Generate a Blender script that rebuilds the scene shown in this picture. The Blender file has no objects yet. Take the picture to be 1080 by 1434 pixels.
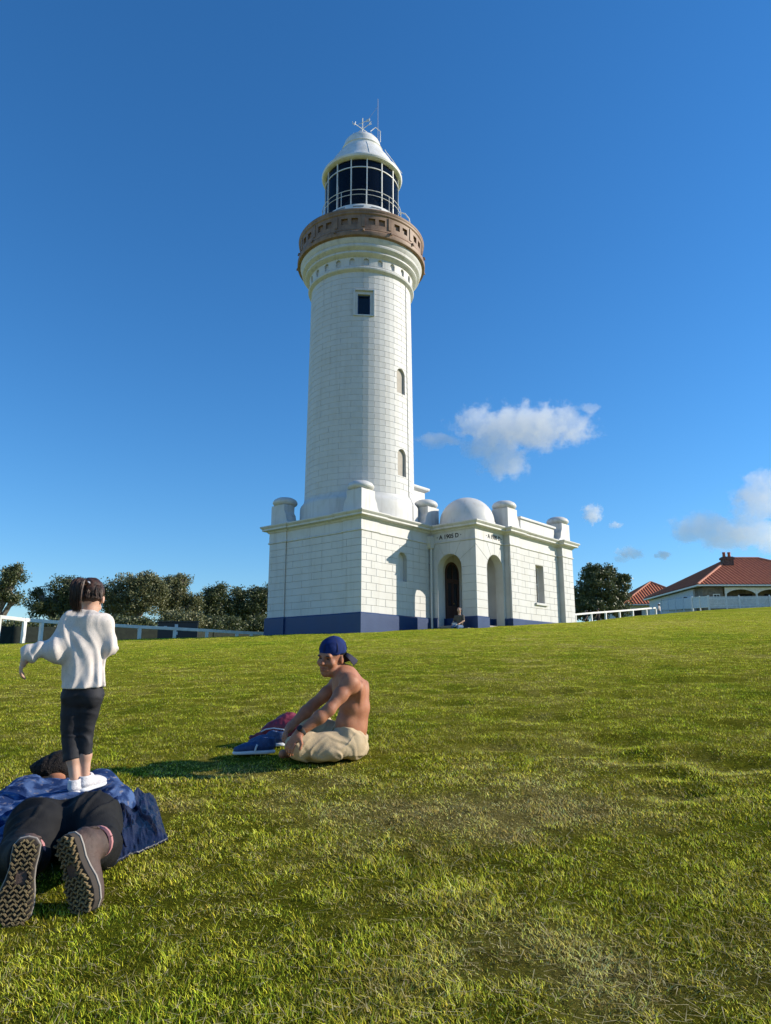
import bpy, bmesh, math, random
import numpy as np
from mathutils import Vector, Matrix
rng = np.random.default_rng(7)
random.seed(7)
sc = bpy.context.scene
col = sc.collection
R = math.radians

# ------------------------------------------------------------------ camera
FPX, PW, PH = 1010.0, 1080.0, 1434.0
PITCH = math.atan((938.0 - 717.0) / FPX)
CAMZ = 1.0
cam = bpy.data.cameras.new('camera')
cam.sensor_fit = 'VERTICAL'; cam.sensor_height = 24.0
cam.lens = FPX / PH * 24.0
cam.clip_start = 0.05; cam.clip_end = 6000.0
camo = bpy.data.objects.new('camera', cam); col.objects.link(camo)
camo.location = (0, 0, CAMZ); camo.rotation_euler = (math.pi / 2 + PITCH, 0, 0)
sc.camera = camo

# ------------------------------------------------------------------ sky, sun, exposure
SUN_YAW, SUN_EL = 84.5, 25.0
world = bpy.data.worlds.new('World'); sc.world = world; world.use_nodes = True
wn = world.node_tree
sky = wn.nodes.new('ShaderNodeTexSky'); sky.sky_type = 'NISHITA'; sky.sun_disc = False
sky.sun_elevation = R(SUN_EL); sky.sun_rotation = R(SUN_YAW)
sky.altitude = 0.0; sky.air_density = 1.2; sky.dust_density = 0.0; sky.ozone_density = 8.0
hs = wn.nodes.new('ShaderNodeHueSaturation'); hs.inputs['Saturation'].default_value = 1.12; hs.inputs['Value'].default_value = 1.0
wn.links.new(sky.outputs[0], hs.inputs['Color'])
bg = wn.nodes['Background']; wn.links.new(hs.outputs[0], bg.inputs[0]); bg.inputs[1].default_value = 0.130
sun = bpy.data.lights.new('sun', 'SUN'); sun.energy = 4.8; sun.angle = R(0.53); sun.color = (1.0, 0.91, 0.76)
suno = bpy.data.objects.new('sun', sun); col.objects.link(suno)
SUNV = Vector((math.sin(R(SUN_YAW)) * math.cos(R(SUN_EL)), math.cos(R(SUN_YAW)) * math.cos(R(SUN_EL)), math.sin(R(SUN_EL))))
suno.rotation_euler = SUNV.to_track_quat('Z', 'Y').to_euler(); suno.location = (60, 0, 60)
sc.view_settings.view_transform = 'Standard'; sc.view_settings.look = 'None'
sc.view_settings.exposure = 0.42; sc.view_settings.gamma = 1.0
sc.cycles.max_bounces = 32; sc.cycles.diffuse_bounces = 3; sc.cycles.volume_bounces = 28
sc.cycles.transparent_max_bounces = 12
sc.cycles.sample_clamp_indirect = 6.0

# ------------------------------------------------------------------ helpers
def at(px, py, Y):
    """point of the place at depth Y behind a spot measured on the photograph"""
    dx, dy = px - 540.0, py - 717.0
    r = Vector((dx, FPX * math.cos(PITCH) + dy * math.sin(PITCH), FPX * math.sin(PITCH) - dy * math.cos(PITCH)))
    return Vector((0, 0, CAMZ)) + r * (Y / r.y)
YC = np.array([[-60, 29], [-17, 29.3], [-5, 30.4], [0, 31.5], [3, 33], [10, 36.5], [16, 47], [28, 63], [40, 75], [60, 89], [90, 100]], float)
_lat = rng.random((64, 64, 64)).astype(np.float32)
def noise3(x, y, z):
    x, y, z = np.broadcast_arrays(np.asarray(x, np.float32), np.asarray(y, np.float32), np.asarray(z, np.float32))
    xi, yi, zi = np.floor(x).astype(int), np.floor(y).astype(int), np.floor(z).astype(int)
    fx, fy, fz = x - xi, y - yi, z - zi
    fx, fy, fz = fx * fx * (3 - 2 * fx), fy * fy * (3 - 2 * fy), fz * fz * (3 - 2 * fz)
    L = lambda a, b, c: _lat[(xi + a) & 63, (yi + b) & 63, (zi + c) & 63]
    c00 = L(0,0,0) * (1-fx) + L(1,0,0) * fx; c10 = L(0,1,0) * (1-fx) + L(1,1,0) * fx
    c01 = L(0,0,1) * (1-fx) + L(1,0,1) * fx; c11 = L(0,1,1) * (1-fx) + L(1,1,1) * fx
    return (c00 * (1-fy) + c10 * fy) * (1-fz) + (c01 * (1-fy) + c11 * fy) * fz - 0.5
def fbm2(x, y, oct=3, seed=0.0):
    s, a = 0, 1.0
    for i in range(oct):
        s = s + a * noise3(x * 2**i + seed, y * 2**i + seed * 1.7, seed * 3.1 + i * 5.3); a *= 0.5
    return s
def ground_base(x, y):
    x = np.asarray(x, float); y = np.asarray(y, float)
    yc = np.interp(x, YC[:, 0], YC[:, 1]); k = 0.9
    m = np.minimum(y, yc)
    ye = m - k * np.log(np.exp(-(y - m) / k) + np.exp(-(yc - m) / k))
    xe = 100 * np.tanh(x / 100)
    return 0.085 * np.maximum(ye, -20) + 0.028 * xe - 0.006 * np.clip(y - yc, 0, 300)
HOLES = [(640,962,.5,.05),(668,968,.35,.07),(700,966,.5,.05),(745,972,.5,.05),(790,968,.45,.06),(720,1002,.6,.04),(845,960,.5,.04),(935,952,.5,.04),(780,1005,.45,.04),
         (860,1038,.4,.05),(905,1062,.4,.05),(985,1058,.4,.05),(950,1110,.35,.05),(1020,1015,.5,.04),(740,930,.8,.04),(1000,952,.6,.04),(650,930,.6,.04),(560,1005,.3,.03),(330,1000,.3,.03),(350,985,.4,.04),(250,960,.5,.04),
         (880,975,.5,.04),(1050,1070,.35,.05),(820,1050,.4,.04),(700,1045,.4,.04),(930,1085,.3,.05),(640,985,.4,.05)]
def _hit(px, py):
    lo, hi = 1.0, 60.0
    for _ in range(60):
        m = (lo + hi) / 2; p = at(px, py, m)
        if p.z > float(ground_base(p.x, p.y)): lo = m
        else: hi = m
    return at(px, py, lo)
HOLEP = [(_hit(a, b).x, _hit(a, b).y, r * .55, d) for a, b, r, d in HOLES]
def ground_z(x, y):
    x = np.asarray(x, float); y = np.asarray(y, float)
    z = ground_base(x, y)
    near = np.clip((70 - y) / 40, 0, 1) * np.clip((y - 5.4) / 5.0, 0.0, 1)
    z = z + near * (0.035 * fbm2(x * 0.9, y * 0.9, 3, 2.0) + 0.06 * np.clip(fbm2(x * 3.1, y * 4.2, 3, 9.0), -.6, .22) * np.clip(.55 + 1.6 * fbm2(x * .35, y * .35, 2, 6.0), .1, 1.2))
    for hx, hy, r, d in HOLEP:
        q = ((x - hx) / (1.5 * r)) ** 2 + ((y - hy) / r) ** 2
        n = 1 + 1.6 * noise3(x * 4, y * 4, 3.3)
        z = z - d * np.exp(-q * 2.2 * n) + 0.35 * d * np.exp(-((x - hx) / (1.5 * r)) ** 2 * 2 - ((y - hy - r) / (.6 * r)) ** 2 * 2)
    return z
def gz(x, y): return float(ground_z(x, y))
def hit(px, py):
    p = _hit(px, py); return Vector((p.x, p.y, gz(p.x, p.y)))

# ---- materials
MATS = {}
def mat(name, base, rough=0.7, c2=None, nscale=6.0, mix=(0.4, 0.62), bump=0.0, bscale=40.0, spec=0.5, detail=4.0, metallic=0.0, transl=0.0, coat=0.0, attr=None, rvar=0.0, speck=None):
    m = bpy.data.materials.new(name); m.use_nodes = True; MATS[name] = m
    nt = m.node_tree; N, L = nt.nodes, nt.links
    b = N['Principled BSDF']; out = N['Material Output']
    b.inputs['Base Color'].default_value = (*base, 1); b.inputs['Roughness'].default_value = rough
    b.inputs['Specular IOR Level'].default_value = spec; b.inputs['Metallic'].default_value = metallic
    b.inputs['Coat Weight'].default_value = coat
    tc = N.new('ShaderNodeTexCoord')
    csock = None
    if attr:
        a = N.new('ShaderNodeAttribute'); a.attribute_name = attr; csock = a.outputs['Color']
    if c2 is not None:
        t = N.new('ShaderNodeTexNoise'); t.inputs['Scale'].default_value = nscale; t.inputs['Detail'].default_value = detail
        L.new(tc.outputs['Object'], t.inputs['Vector'])
        r = N.new('ShaderNodeValToRGB'); r.color_ramp.elements[0].position = mix[0]; r.color_ramp.elements[1].position = mix[1]
        r.color_ramp.elements[0].color = (*base, 1); r.color_ramp.elements[1].color = (*c2, 1)
        L.new(t.outputs['Fac'], r.inputs['Fac']); csock = r.outputs['Color']
        if rvar:
            mr = N.new('ShaderNodeMapRange'); mr.inputs['To Min'].default_value = rough - rvar; mr.inputs['To Max'].default_value = rough + rvar
            L.new(t.outputs['Fac'], mr.inputs['Value']); L.new(mr.outputs['Result'], b.inputs['Roughness'])
    if speck:
        sc_, colr, th = speck
        t = N.new('ShaderNodeTexNoise'); t.inputs['Scale'].default_value = sc_; t.inputs['Detail'].default_value = 2
        L.new(tc.outputs['Object'], t.inputs['Vector'])
        mr = N.new('ShaderNodeMapRange'); mr.inputs['From Min'].default_value = th; mr.inputs['From Max'].default_value = th + 0.12
        L.new(t.outputs['Fac'], mr.inputs['Value'])
        mx = N.new('ShaderNodeMix'); mx.data_type = 'RGBA'
        L.new(mr.outputs['Result'], mx.inputs['Factor'])
        if csock: L.new(csock, mx.inputs['A'])
        else: mx.inputs['A'].default_value = (*base, 1)
        mx.inputs['B'].default_value = (*colr, 1); csock = mx.outputs['Result']
    if csock: L.new(csock, b.inputs['Base Color'])
    if bump:
        t = N.new('ShaderNodeTexNoise'); t.inputs['Scale'].default_value = bscale; t.inputs['Detail'].default_value = 5
        L.new(tc.outputs['Object'], t.inputs['Vector'])
        bp = N.new('ShaderNodeBump'); bp.inputs['Strength'].default_value = bump; bp.inputs['Distance'].default_value = 0.02
        L.new(t.outputs['Fac'], bp.inputs['Height']); L.new(bp.outputs['Normal'], b.inputs['Normal'])
    if transl:
        tr = N.new('ShaderNodeBsdfTranslucent'); mxs = N.new('ShaderNodeMixShader'); mxs.inputs[0].default_value = transl
        if csock: L.new(csock, tr.inputs['Color'])
        else: tr.inputs['Color'].default_value = (*base, 1)
        L.new(b.outputs[0], mxs.inputs[1]); L.new(tr.outputs[0], mxs.inputs[2]); L.new(mxs.outputs[0], out.inputs['Surface'])
    return m
WHITE = mat('white_masonry_paint', (.59, .585, .57), .62, (.545, .53, .50), 1.3, (.42, .8), bump=.12, bscale=18, spec=.4)
CORE = mat('white_joint_paint', (.555, .545, .525), .8, (.50, .485, .465), 2.0)
WHITE2 = mat('white_trim_paint', (.59, .585, .57), .55, (.52, .505, .465), 2.2, (.45, .85), bump=.08, bscale=10, spec=.4)
NAVY = mat('navy_plinth_paint', (.004, .030, .115), .46, (.006, .036, .13), 1.6, bump=.15, bscale=14, rvar=.06, spec=.42)
BROWN = mat('brown_gallery_paint', (.215, .13, .08), .6, (.28, .175, .11), 3.0, bump=.15, bscale=9)
DARKB = mat('dark_bronze', (.03, .02, .015), .7)
METALW = mat('white_metal_paint', (.78, .77, .73), .45, (.68, .66, .6), 3.0)
GREY = mat('grey_metal', (.25, .26, .27), .5)
BLACK = mat('black_letter_paint', (.02, .02, .02), .7)
DOORW = mat('dark_red_timber', (.035, .012, .009), .55, (.055, .02, .014), 5.0)
DARKIN = mat('dark_interior', (.012, .012, .015), .9)
def glass_mat(name, tint, alpha, rough=.03):
    m = bpy.data.materials.new(name); m.use_nodes = True; N, L = m.node_tree.nodes, m.node_tree.links
    b = N['Principled BSDF']; b.inputs['Base Color'].default_value = (*tint, 1); b.inputs['Roughness'].default_value = rough
    b.inputs['Specular IOR Level'].default_value = .5
    t = N.new('ShaderNodeBsdfTransparent'); t.inputs[0].default_value = (.55, .6, .68, 1); x = N.new('ShaderNodeMixShader'); x.inputs[0].default_value = alpha
    L.new(b.outputs[0], x.inputs[1]); L.new(t.outputs[0], x.inputs[2]); L.new(x.outputs[0], N['Material Output'].inputs['Surface'])
    return m
PANE = glass_mat('dark_window_glass', (.012, .018, .035), .35)
LPANE = glass_mat('lantern_glass', (.012, .018, .035), .72)
def stain(m, colr, amt):
    N, L = m.node_tree.nodes, m.node_tree.links; b = N['Principled BSDF']; src = b.inputs['Base Color'].links[0].from_socket
    mp = N.new('ShaderNodeMapping'); mp.inputs['Scale'].default_value = (2.6, 2.6, .22); L.new(N['Texture Coordinate'].outputs['Object'], mp.inputs['Vector'])
    t = N.new('ShaderNodeTexNoise'); t.inputs['Scale'].default_value = 1.6; t.inputs['Detail'].default_value = 6; t.inputs['Roughness'].default_value = .65; L.new(mp.outputs[0], t.inputs['Vector'])
    r = N.new('ShaderNodeMapRange'); r.inputs['From Min'].default_value = .52; r.inputs['From Max'].default_value = .78; r.inputs['To Max'].default_value = amt; L.new(t.outputs['Fac'], r.inputs['Value'])
    x = N.new('ShaderNodeMix'); x.data_type = 'RGBA'; L.new(r.outputs['Result'], x.inputs['Factor']); L.new(src, x.inputs['A']); x.inputs['B'].default_value = (*colr, 1); L.new(x.outputs['Result'], b.inputs['Base Color'])
stain(WHITE, (.40, .385, .35), .55); stain(WHITE2, (.36, .335, .29), .75); stain(BROWN, (.10, .055, .03), .8)

# ---- object helpers
def tag(o, label=None, cat=None, group=None, kind=None):
    for k, v in (('label', label), ('category', cat), ('group', group), ('kind', kind)):
        if v: o[k] = v
    return o
def empty(name, loc=(0, 0, 0), rz=0.0, **t):
    o = bpy.data.objects.new(name, None); col.objects.link(o); o.location = loc; o.rotation_euler = (0, 0, rz)
    o.empty_display_size = .3
    return tag(o, **t)
def link(name, me, m=None, parent=None, smooth=False, loc=None, rz=None):
    if m is not None and not me.materials: me.materials.append(m)
    o = bpy.data.objects.new(name, me); col.objects.link(o)
    if parent is not None: o.parent = parent
    if loc is not None: o.location = loc
    if rz is not None: o.rotation_euler = (0, 0, rz)
    if smooth: me.polygons.foreach_set('use_smooth', np.ones(len(me.polygons), bool))
    return o
def np_mesh(name, V, F, smooth=True, colors=None):
    """V (n,3); F (m,k) with constant k"""
    V = np.asarray(V, np.float32); F = np.asarray(F, np.int32); k = F.shape[1]
    me = bpy.data.meshes.new(name)
    me.vertices.add(len(V)); me.vertices.foreach_set('co', V.ravel())
    me.loops.add(F.size); me.loops.foreach_set('vertex_index', F.ravel())
    me.polygons.add(len(F)); me.polygons.foreach_set('loop_start', np.arange(0, F.size, k, dtype=np.int32))
    try: me.polygons.foreach_set('loop_total', np.full(len(F), k, np.int32))
    except Exception: pass
    if smooth: me.polygons.foreach_set('use_smooth', np.ones(len(F), bool))
    if colors is not None:
        a = me.color_attributes.new('Col', 'FLOAT_COLOR', 'POINT')
        a.data.foreach_set('color', np.concatenate([colors, np.ones((len(V), 1))], 1).astype(np.float32).ravel())
    me.update(calc_edges=True); me.validate()
    return me
class MB:
    def __init__(s): s.v, s.f = [], []
    def add(s, vs, fs):
        n = len(s.v); s.v += [tuple(v) for v in vs]; s.f += [tuple(i + n for i in f) for f in fs]; return s
    def box(s, a, b):
        (x0, y0, z0), (x1, y1, z1) = a, b
        return s.add([(x0,y0,z0),(x1,y0,z0),(x1,y1,z0),(x0,y1,z0),(x0,y0,z1),(x1,y0,z1),(x1,y1,z1),(x0,y1,z1)],
                     [(3,2,1,0),(4,5,6,7),(0,1,5,4),(1,2,6,5),(2,3,7,6),(3,0,4,7)])
    def obox(s, c, ax, ay, az):
        """oriented box: centre and three half-axis vectors"""
        c, ax, ay, az = map(Vector, (c, ax, ay, az))
        vs = [c + i*ax + j*ay + k*az for k in (-1,1) for i, j in ((-1,-1),(1,-1),(1,1),(-1,1))]
        return s.add(vs, [(3,2,1,0),(4,5,6,7),(0,1,5,4),(1,2,6,5),(2,3,7,6),(3,0,4,7)])
    def lathe(s, prof, n=64, c=(0, 0), a0=0.0, a1=2*math.pi):
        full = abs(a1 - a0 - 2*math.pi) < 1e-6; m = n if full else n + 1
        vs = []
        for i in range(m):
            t = a0 + (a1 - a0) * i / n
            vs += [(c[0] + r*math.cos(t), c[1] + r*math.sin(t), z) for r, z in prof]
        k = len(prof); fs = []
        for i in range(n):
            j = (i + 1) % m
            for q in range(k - 1):
                fs.append((i*k+q, j*k+q, j*k+q+1, i*k+q+1))
        return s.add(vs, fs)
    def tube(s, pts, r, n=8, caps=True):
        pts = [Vector(p) for p in pts]; rs = r if isinstance(r, (list, tuple)) else [r]*len(pts)
        up = Vector((0, 0, 1)); prev = None; vs = []
        for i, p in enumerate(pts):
            d = (pts[min(i+1, len(pts)-1)] - pts[max(i-1, 0)])
            if d.length < 1e-9: d = Vector((0, 0, 1))
            d.normalize()
            if prev is None:
                x = d.cross(up) if abs(d.z) < .95 else d.cross(Vector((1, 0, 0)))
            else: x = prev - d * prev.dot(d)
            x.normalize(); y = d.cross(x); prev = x
            vs += [p + rs[i]*(math.cos(2*math.pi*k/n)*x + math.sin(2*math.pi*k/n)*y) for k in range(n)]
        fs = []
        for i in range(len(pts)-1):
            for k in range(n):
                k2 = (k+1) % n; fs.append((i*n+k, i*n+k2, (i+1)*n+k2, (i+1)*n+k))
        if caps: fs.append(tuple(range(n-1, -1, -1))); fs.append(tuple((len(pts)-1)*n + k for k in range(n)))
        return s.add(vs, fs)
    def prism(s, poly, f0, f1):
        """poly list of 2-D points; f0/f1 map a 2-D point to 3-D for the two ends"""
        n = len(poly); vs = [f0(p) for p in poly] + [f1(p) for p in poly]
        return s.add(vs, [tuple(range(n-1, -1, -1)), tuple(range(n, 2*n))] + [(i, (i+1) % n, n+(i+1) % n, n+i) for i in range(n)])
    def mesh(s, name='mesh', fix=True):
        me = bpy.data.meshes.new(name); me.from_pydata(s.v, [], s.f); me.update()
        if fix:
            bm = bmesh.new(); bm.from_mesh(me); bmesh.ops.recalc_face_normals(bm, faces=bm.faces); bm.to_mesh(me); bm.free()
        return me
    def build(s, name, m, parent=None, smooth=False, bevel=0.0, loc=None, rz=None, angle=None):
        me = s.mesh(name)
        if bevel:
            bm = bmesh.new(); bm.from_mesh(me)
            es = [e for e in bm.edges if len(e.link_faces) == 2 and e.calc_face_angle(0) > .5]
            bmesh.ops.bevel(bm, geom=es, offset=bevel, segments=2, affect='EDGES', profile=.6, clamp_overlap=True)
            bm.to_mesh(me); bm.free()
        o = link(name, me, m, parent, smooth, loc, rz)
        if smooth and angle is None: angle = 40
        if smooth: me.set_sharp_from_angle(angle=R(angle))
        return o
def boolean(me, cutters, op='DIFFERENCE'):
    o = bpy.data.objects.new('tmp', me); col.objects.link(o); cs = []
    for c in cutters:
        co = bpy.data.objects.new('tmpc', c); col.objects.link(co); cs.append(co)
        md = o.modifiers.new('b', 'BOOLEAN'); md.object = co; md.operation = op; md.solver = 'EXACT'
    bpy.context.view_layer.update()
    dg = bpy.context.evaluated_depsgraph_get(); res = bpy.data.meshes.new_from_object(o.evaluated_get(dg))
    for q in [o] + cs: bpy.data.objects.remove(q)
    return res
def offset_poly(poly, d):
    """inward offset of a counter-clockwise polygon"""
    n = len(poly); out = []
    for i in range(n):
        p0, p1, p2 = Vector(poly[i-1]), Vector(poly[i]), Vector(poly[(i+1) % n])
        e1, e2 = (p1-p0).normalized(), (p2-p1).normalized()
        n1, n2 = Vector((-e1.y, e1.x)), Vector((-e2.y, e2.x))
        b = n1 + n2; q = b.length_squared
        out.append(tuple(p1 + (b * (2*d/q) if q > 1e-6 else n1*d)))
    return out
def arch_poly(t0, t1, z0, ztop, n=12):
    """arched opening: straight jambs, half-round (or flatter) head; counter-clockwise"""
    r = (t1 - t0) / 2; c = (t0 + t1) / 2; zs = ztop - r
    return [(t0, z0), (t1, z0)] + [(c + r*math.cos(a), zs + r*math.sin(a)) for a in np.linspace(0, math.pi, n)]
def sweep(path, prof, closed=True):
    """profile [(out, z)] carried round a clockwise-outward plan path with mitred corners"""
    n = len(path); mb = MB(); k = len(prof); vs = []
    for i in range(n):
        p1 = Vector(path[i])
        e1 = (p1 - Vector(path[i-1])).normalized(); e2 = (Vector(path[(i+1) % n]) - p1).normalized()
        if not closed and i == 0: e1 = e2
        if not closed and i == n-1: e2 = e1
        n1, n2 = Vector((e1.y, -e1.x)), Vector((e2.y, -e2.x)); b = n1 + n2; m = b * (2 / b.length_squared) if b.length_squared > 1e-6 else n1
        vs += [(p1.x + m.x*o, p1.y + m.y*o, z) for o, z in prof]
    fs = []
    for i in range(n if closed else n-1):
        j = (i+1) % n
        for q in range(k-1): fs.append((i*k+q, j*k+q, j*k+q+1, i*k+q+1))
    return mb.add(vs, fs)
# ------------------------------------------------------------------ lighthouse
P0 = Vector((-0.992, 29.0, 0.0)); LROT = R(49.8)
light = empty('lighthouse', P0, LROT, label='tall white painted stone lighthouse with brown gallery and navy blue base on the lawn', cat='lighthouse')
TCX, TCY = 2.93, 2.78
ZP, ZC, ZT = 3.26, 7.10, 7.45       # plinth top, cornice underside, cornice top
VF = R(-137.7)                        # direction of the tower face turned to the lawn
# plan outline, counter-clockwise seen from above
PATH = [(0, 0), (1.12, 0), (1.12, .06), (4.8, .06), (4.8, -2.38), (7.2, -2.38), (7.2, -2.70), (8.1, -2.70), (8.1, -2.64), (12.0, -2.64), (12.0, -2.92), (13.1, -2.92), (13.1, 2.5),
        (5.75, 2.5), (5.75, 5.66), (0, 5.66), (0, 4.56), (.06, 4.56), (.06, 1.02), (0, 1.02)]
CORE_IN = 0.014
def flat_frame(o, t, nrm):
    o, t, nrm = Vector(o), Vector(t), Vector(nrm)
    return lambda p, d: tuple(o + t*p[0] + Vector((0, 0, p[1])) + nrm*d)
_bcache = {}
BLOCKS = []      # (score, name, mesh, location-frame) collected first, the 300 largest become parts
def block_mesh(poly, fr, proud=.014, ch=.008, gap=.0045):
    base = offset_poly(poly, gap); top = offset_poly(poly, gap + ch)
    mb = MB(); n = len(poly)
    vs = [fr(p, -.01) for p in base] + [fr(p, proud - .007) for p in base] + [fr(p, proud) for p in top]
    fs = [tuple(range(2*n, 3*n))]
    for r_ in (0, 1):
        fs += [(r_*n+i, r_*n+(i+1) % n, (r_+1)*n+(i+1) % n, (r_+1)*n+i) for i in range(n)]
    fs.append(tuple(range(n-1, -1, -1)))
    return mb.add(vs, fs).mesh('stone_block')
def loose(me):
    bm = bmesh.new(); bm.from_mesh(me); left = set(bm.faces); out = []
    while left:
        st = [left.pop()]; grp = [st[0]]
        while st:
            f_ = st.pop()
            for e in f_.edges:
                for g_ in e.link_faces:
                    if g_ in left: left.remove(g_); st.append(g_); grp.append(g_)
        vs, ix = [], {}
        fs = []
        for f_ in grp:
            r_ = []
            for v_ in f_.verts:
                if v_ not in ix: ix[v_] = len(vs); vs.append(tuple(v_.co))
                r_.append(ix[v_])
            fs.append(tuple(r_))
        out.append(MB().add(vs, fs).mesh('stone_block'))
    bm.free(); return out
def rect(t0, t1, z0, z1): return [(t0, z0), (t1, z0), (t1, z1), (t0, z1)]
def courses(t0, t1, z0, z1, n, length, shift, skip=None):
    """broken-joint courses over a rectangle; yields rects"""
    h = (z1 - z0) / n
    for i in range(n):
        js = [t0]; s = t0 + (length if i % 2 == 0 else length * .5) + shift
        while s < t1 - .18: js.append(s); s += length
        js.append(t1)
        for a, b in zip(js[:-1], js[1:]): yield (a, b, z0 + i*h, z0 + (i+1)*h)
CUT = {}
def cutter(fr, poly, d0, d1):
    return MB().prism(poly, lambda p: fr(p, d0), lambda p: fr(p, d1)).mesh('cut')
def lay(fr, rects, cut_poly=None, score=1.0, sloped=False):
    for (a, b, z0, z1) in rects:
        poly = rect(a, b, z0, z1)
        if cut_poly:
            ts = [p[0] for p in cut_poly]; zs = [p[1] for p in cut_poly]
            if a >= min(ts) - 1e-6 and b <= max(ts) + 1e-6 and z0 >= min(zs) - 1e-6 and z1 <= max(zs) - (max(ts)-min(ts))/2: continue
            if b > min(ts) and a < max(ts) and z1 > min(zs) and z0 < max(zs):
                me = boolean(block_mesh(poly, fr), [cutter(fr, cut_poly, -.3, .3)])
                for q in loose(me): BLOCKS.append((score * (b-a), q, None))
                continue
        BLOCKS.append((score * (b - a), block_mesh(poly, fr), None))

F_left = flat_frame((0, 0, 0), (0, 1, 0), (-1, 0, 0))        # t = v along the shaded face
F_leftw = flat_frame((.06, 0, 0), (0, 1, 0), (-1, 0, 0))
F_sun = flat_frame((0, 0, 0), (1, 0, 0), (0, -1, 0))         # t = u along the sunlit face
F_sunw = flat_frame((0, .06, 0), (1, 0, 0), (0, -1, 0))
F_ps = flat_frame((4.8, 0, 0), (0, -1, 0), (-1, 0, 0))       # porch, shaded face; t = -v
F_pr = flat_frame((0, -2.38, 0), (1, 0, 0), (0, -1, 0))
F_wg = flat_frame((0, -2.70, 0), (1, 0, 0), (0, -1, 0))
F_wgw = flat_frame((0, -2.64, 0), (1, 0, 0), (0, -1, 0))
F_wgf = flat_frame((0, -2.92, 0), (1, 0, 0), (0, -1, 0))
ZS = 6.60                                                     # string course underside
niche = arch_poly(2.40, 3.05, 4.74, 6.0)
wing_win = rect(9.62, 10.42, 4.13, 5.97)
lay(F_sun, courses(0, 1.12, ZP, ZS, 11, .62, 0), score=1.6)
lay(F_sunw, courses(1.12, 4.8, ZP, ZS, 11, .95, 0), niche, 1.6)
lay(F_wg, courses(7.2, 8.1, ZP, ZS, 11, .6, 0), score=1.3)
lay(F_wgw, courses(8.1, 12.0, ZP, ZS, 11, .95, 0), wing_win, 1.3)
lay(F_wgf, courses(12.0, 13.1, ZP, ZS, 11, .62, 0), score=1.2)
lay(F_left, courses(0, 1.02, ZP, ZS, 11, 1.02, .3), score=1.2)
lay(F_leftw, courses(1.02, 4.56, ZP, ZS, 11, 1.2, .1), score=1.2)
lay(F_left, courses(4.56, 5.66, ZP, ZS, 11, 1.2, .3), score=1.2)
# porch piers and voussoirs
ps_arch = arch_poly(.34, 1.66, 2.0, 6.10); pr_arch = arch_poly(5.66, 7.04, 2.0, 6.10)
def porch_face(fr, t0, t1, arch, zs, r, c):
    rows = [r_ for r_ in courses(t0, c - r, ZP, zs, 6, 9, 0)] + [r_ for r_ in courses(c + r, t1, ZP, zs, 6, 9, 0)]
    lay(fr, [q for q in rows if q[1] - q[0] > .1], None, 1.6)
    ang = [0, 33, 62, 90, 118, 147, 180]
    for a0, a1 in zip(ang[:-1], ang[1:]):
        def out(a):
            dx, dz = math.cos(R(a)), math.sin(R(a)); s = 1e9
            if dx > 1e-6: s = min(s, (t1 - c) / dx)
            if dx < -1e-6: s = min(s, (t0 - c) / dx)
            if dz > 1e-6: s = min(s, (6.60 - zs) / dz)
            return (c + dx*s, zs + dz*s)
        p0, p1 = out(a0), out(a1)
        poly = [p0]
        for cx_ in (t1, t0):
            aa = math.degrees(math.atan2(6.60 - zs, cx_ - c))
            if a0 + .5 < aa < a1 - .5: poly.append((cx_, 6.60))
        poly.append(p1)
        poly += [(c + r*math.cos(R(a)), zs + r*math.sin(R(a))) for a in np.linspace(a1, a0, 6)]
        area = sum(poly[i-1][0]*poly[i][1] - poly[i][0]*poly[i-1][1] for i in range(len(poly)))
        if area < 0: poly = poly[::-1]
        if abs(area) > .04: BLOCKS.append((3, block_mesh(poly, fr), None))
porch_face(F_ps, 0.0, 2.38, ps_arch, 5.44, .66, 1.00)
porch_face(F_pr, 4.8, 7.2, pr_arch, 5.41, .69, 6.35)

# tower blocks
NC, ZB0, ZB1, NB = 38, 8.62, 19.20, 15
def RT(z): return 2.565 - (z - 8.6) * .0098
def tower_block(k, proud=.014, ch=.008, gap=.0045, seg=4):
    h = (ZB1 - ZB0) / NC; z0, z1 = ZB0 + k*h, ZB0 + (k+1)*h; w = 2*math.pi / NB
    rows = []
    for (g, d) in ((gap, -.015), (gap, proud - .007), (gap + ch, proud)):
        ring = []
        for zz in (z0 + g, z1 - g):
            r_ = RT(zz) + d; da = w/2 - g / r_
            ring.append([(r_*math.cos(t), r_*math.sin(t), zz) for t in np.linspace(-da, da, seg + 1)])
        rows.append(ring[0] + ring[1][::-1])
    n = len(rows[0]); mb = MB(); fs = []
    for r_ in (0, 1): fs += [(r_*n+i, r_*n+(i+1) % n, (r_+1)*n+(i+1) % n, (r_+1)*n+i) for i in range(n)]
    for i in range(seg):
        j = n - 1 - i
        fs.append((2*n+i, 2*n+i+1, 2*n+j-1, 2*n+j)); fs.append((i, j, j-1, i+1))
    return mb.add([v for q in rows for v in q], fs).mesh('stone_block'), (z0 + z1) / 2
def radial(theta):
    a = VF + theta; n = Vector((math.cos(a), math.sin(a), 0)); t = Vector((-math.sin(a), math.cos(a), 0))
    return lambda p, d: tuple(Vector((TCX, TCY, 0)) + t*p[0] + n*d + Vector((0, 0, p[1])))
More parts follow.
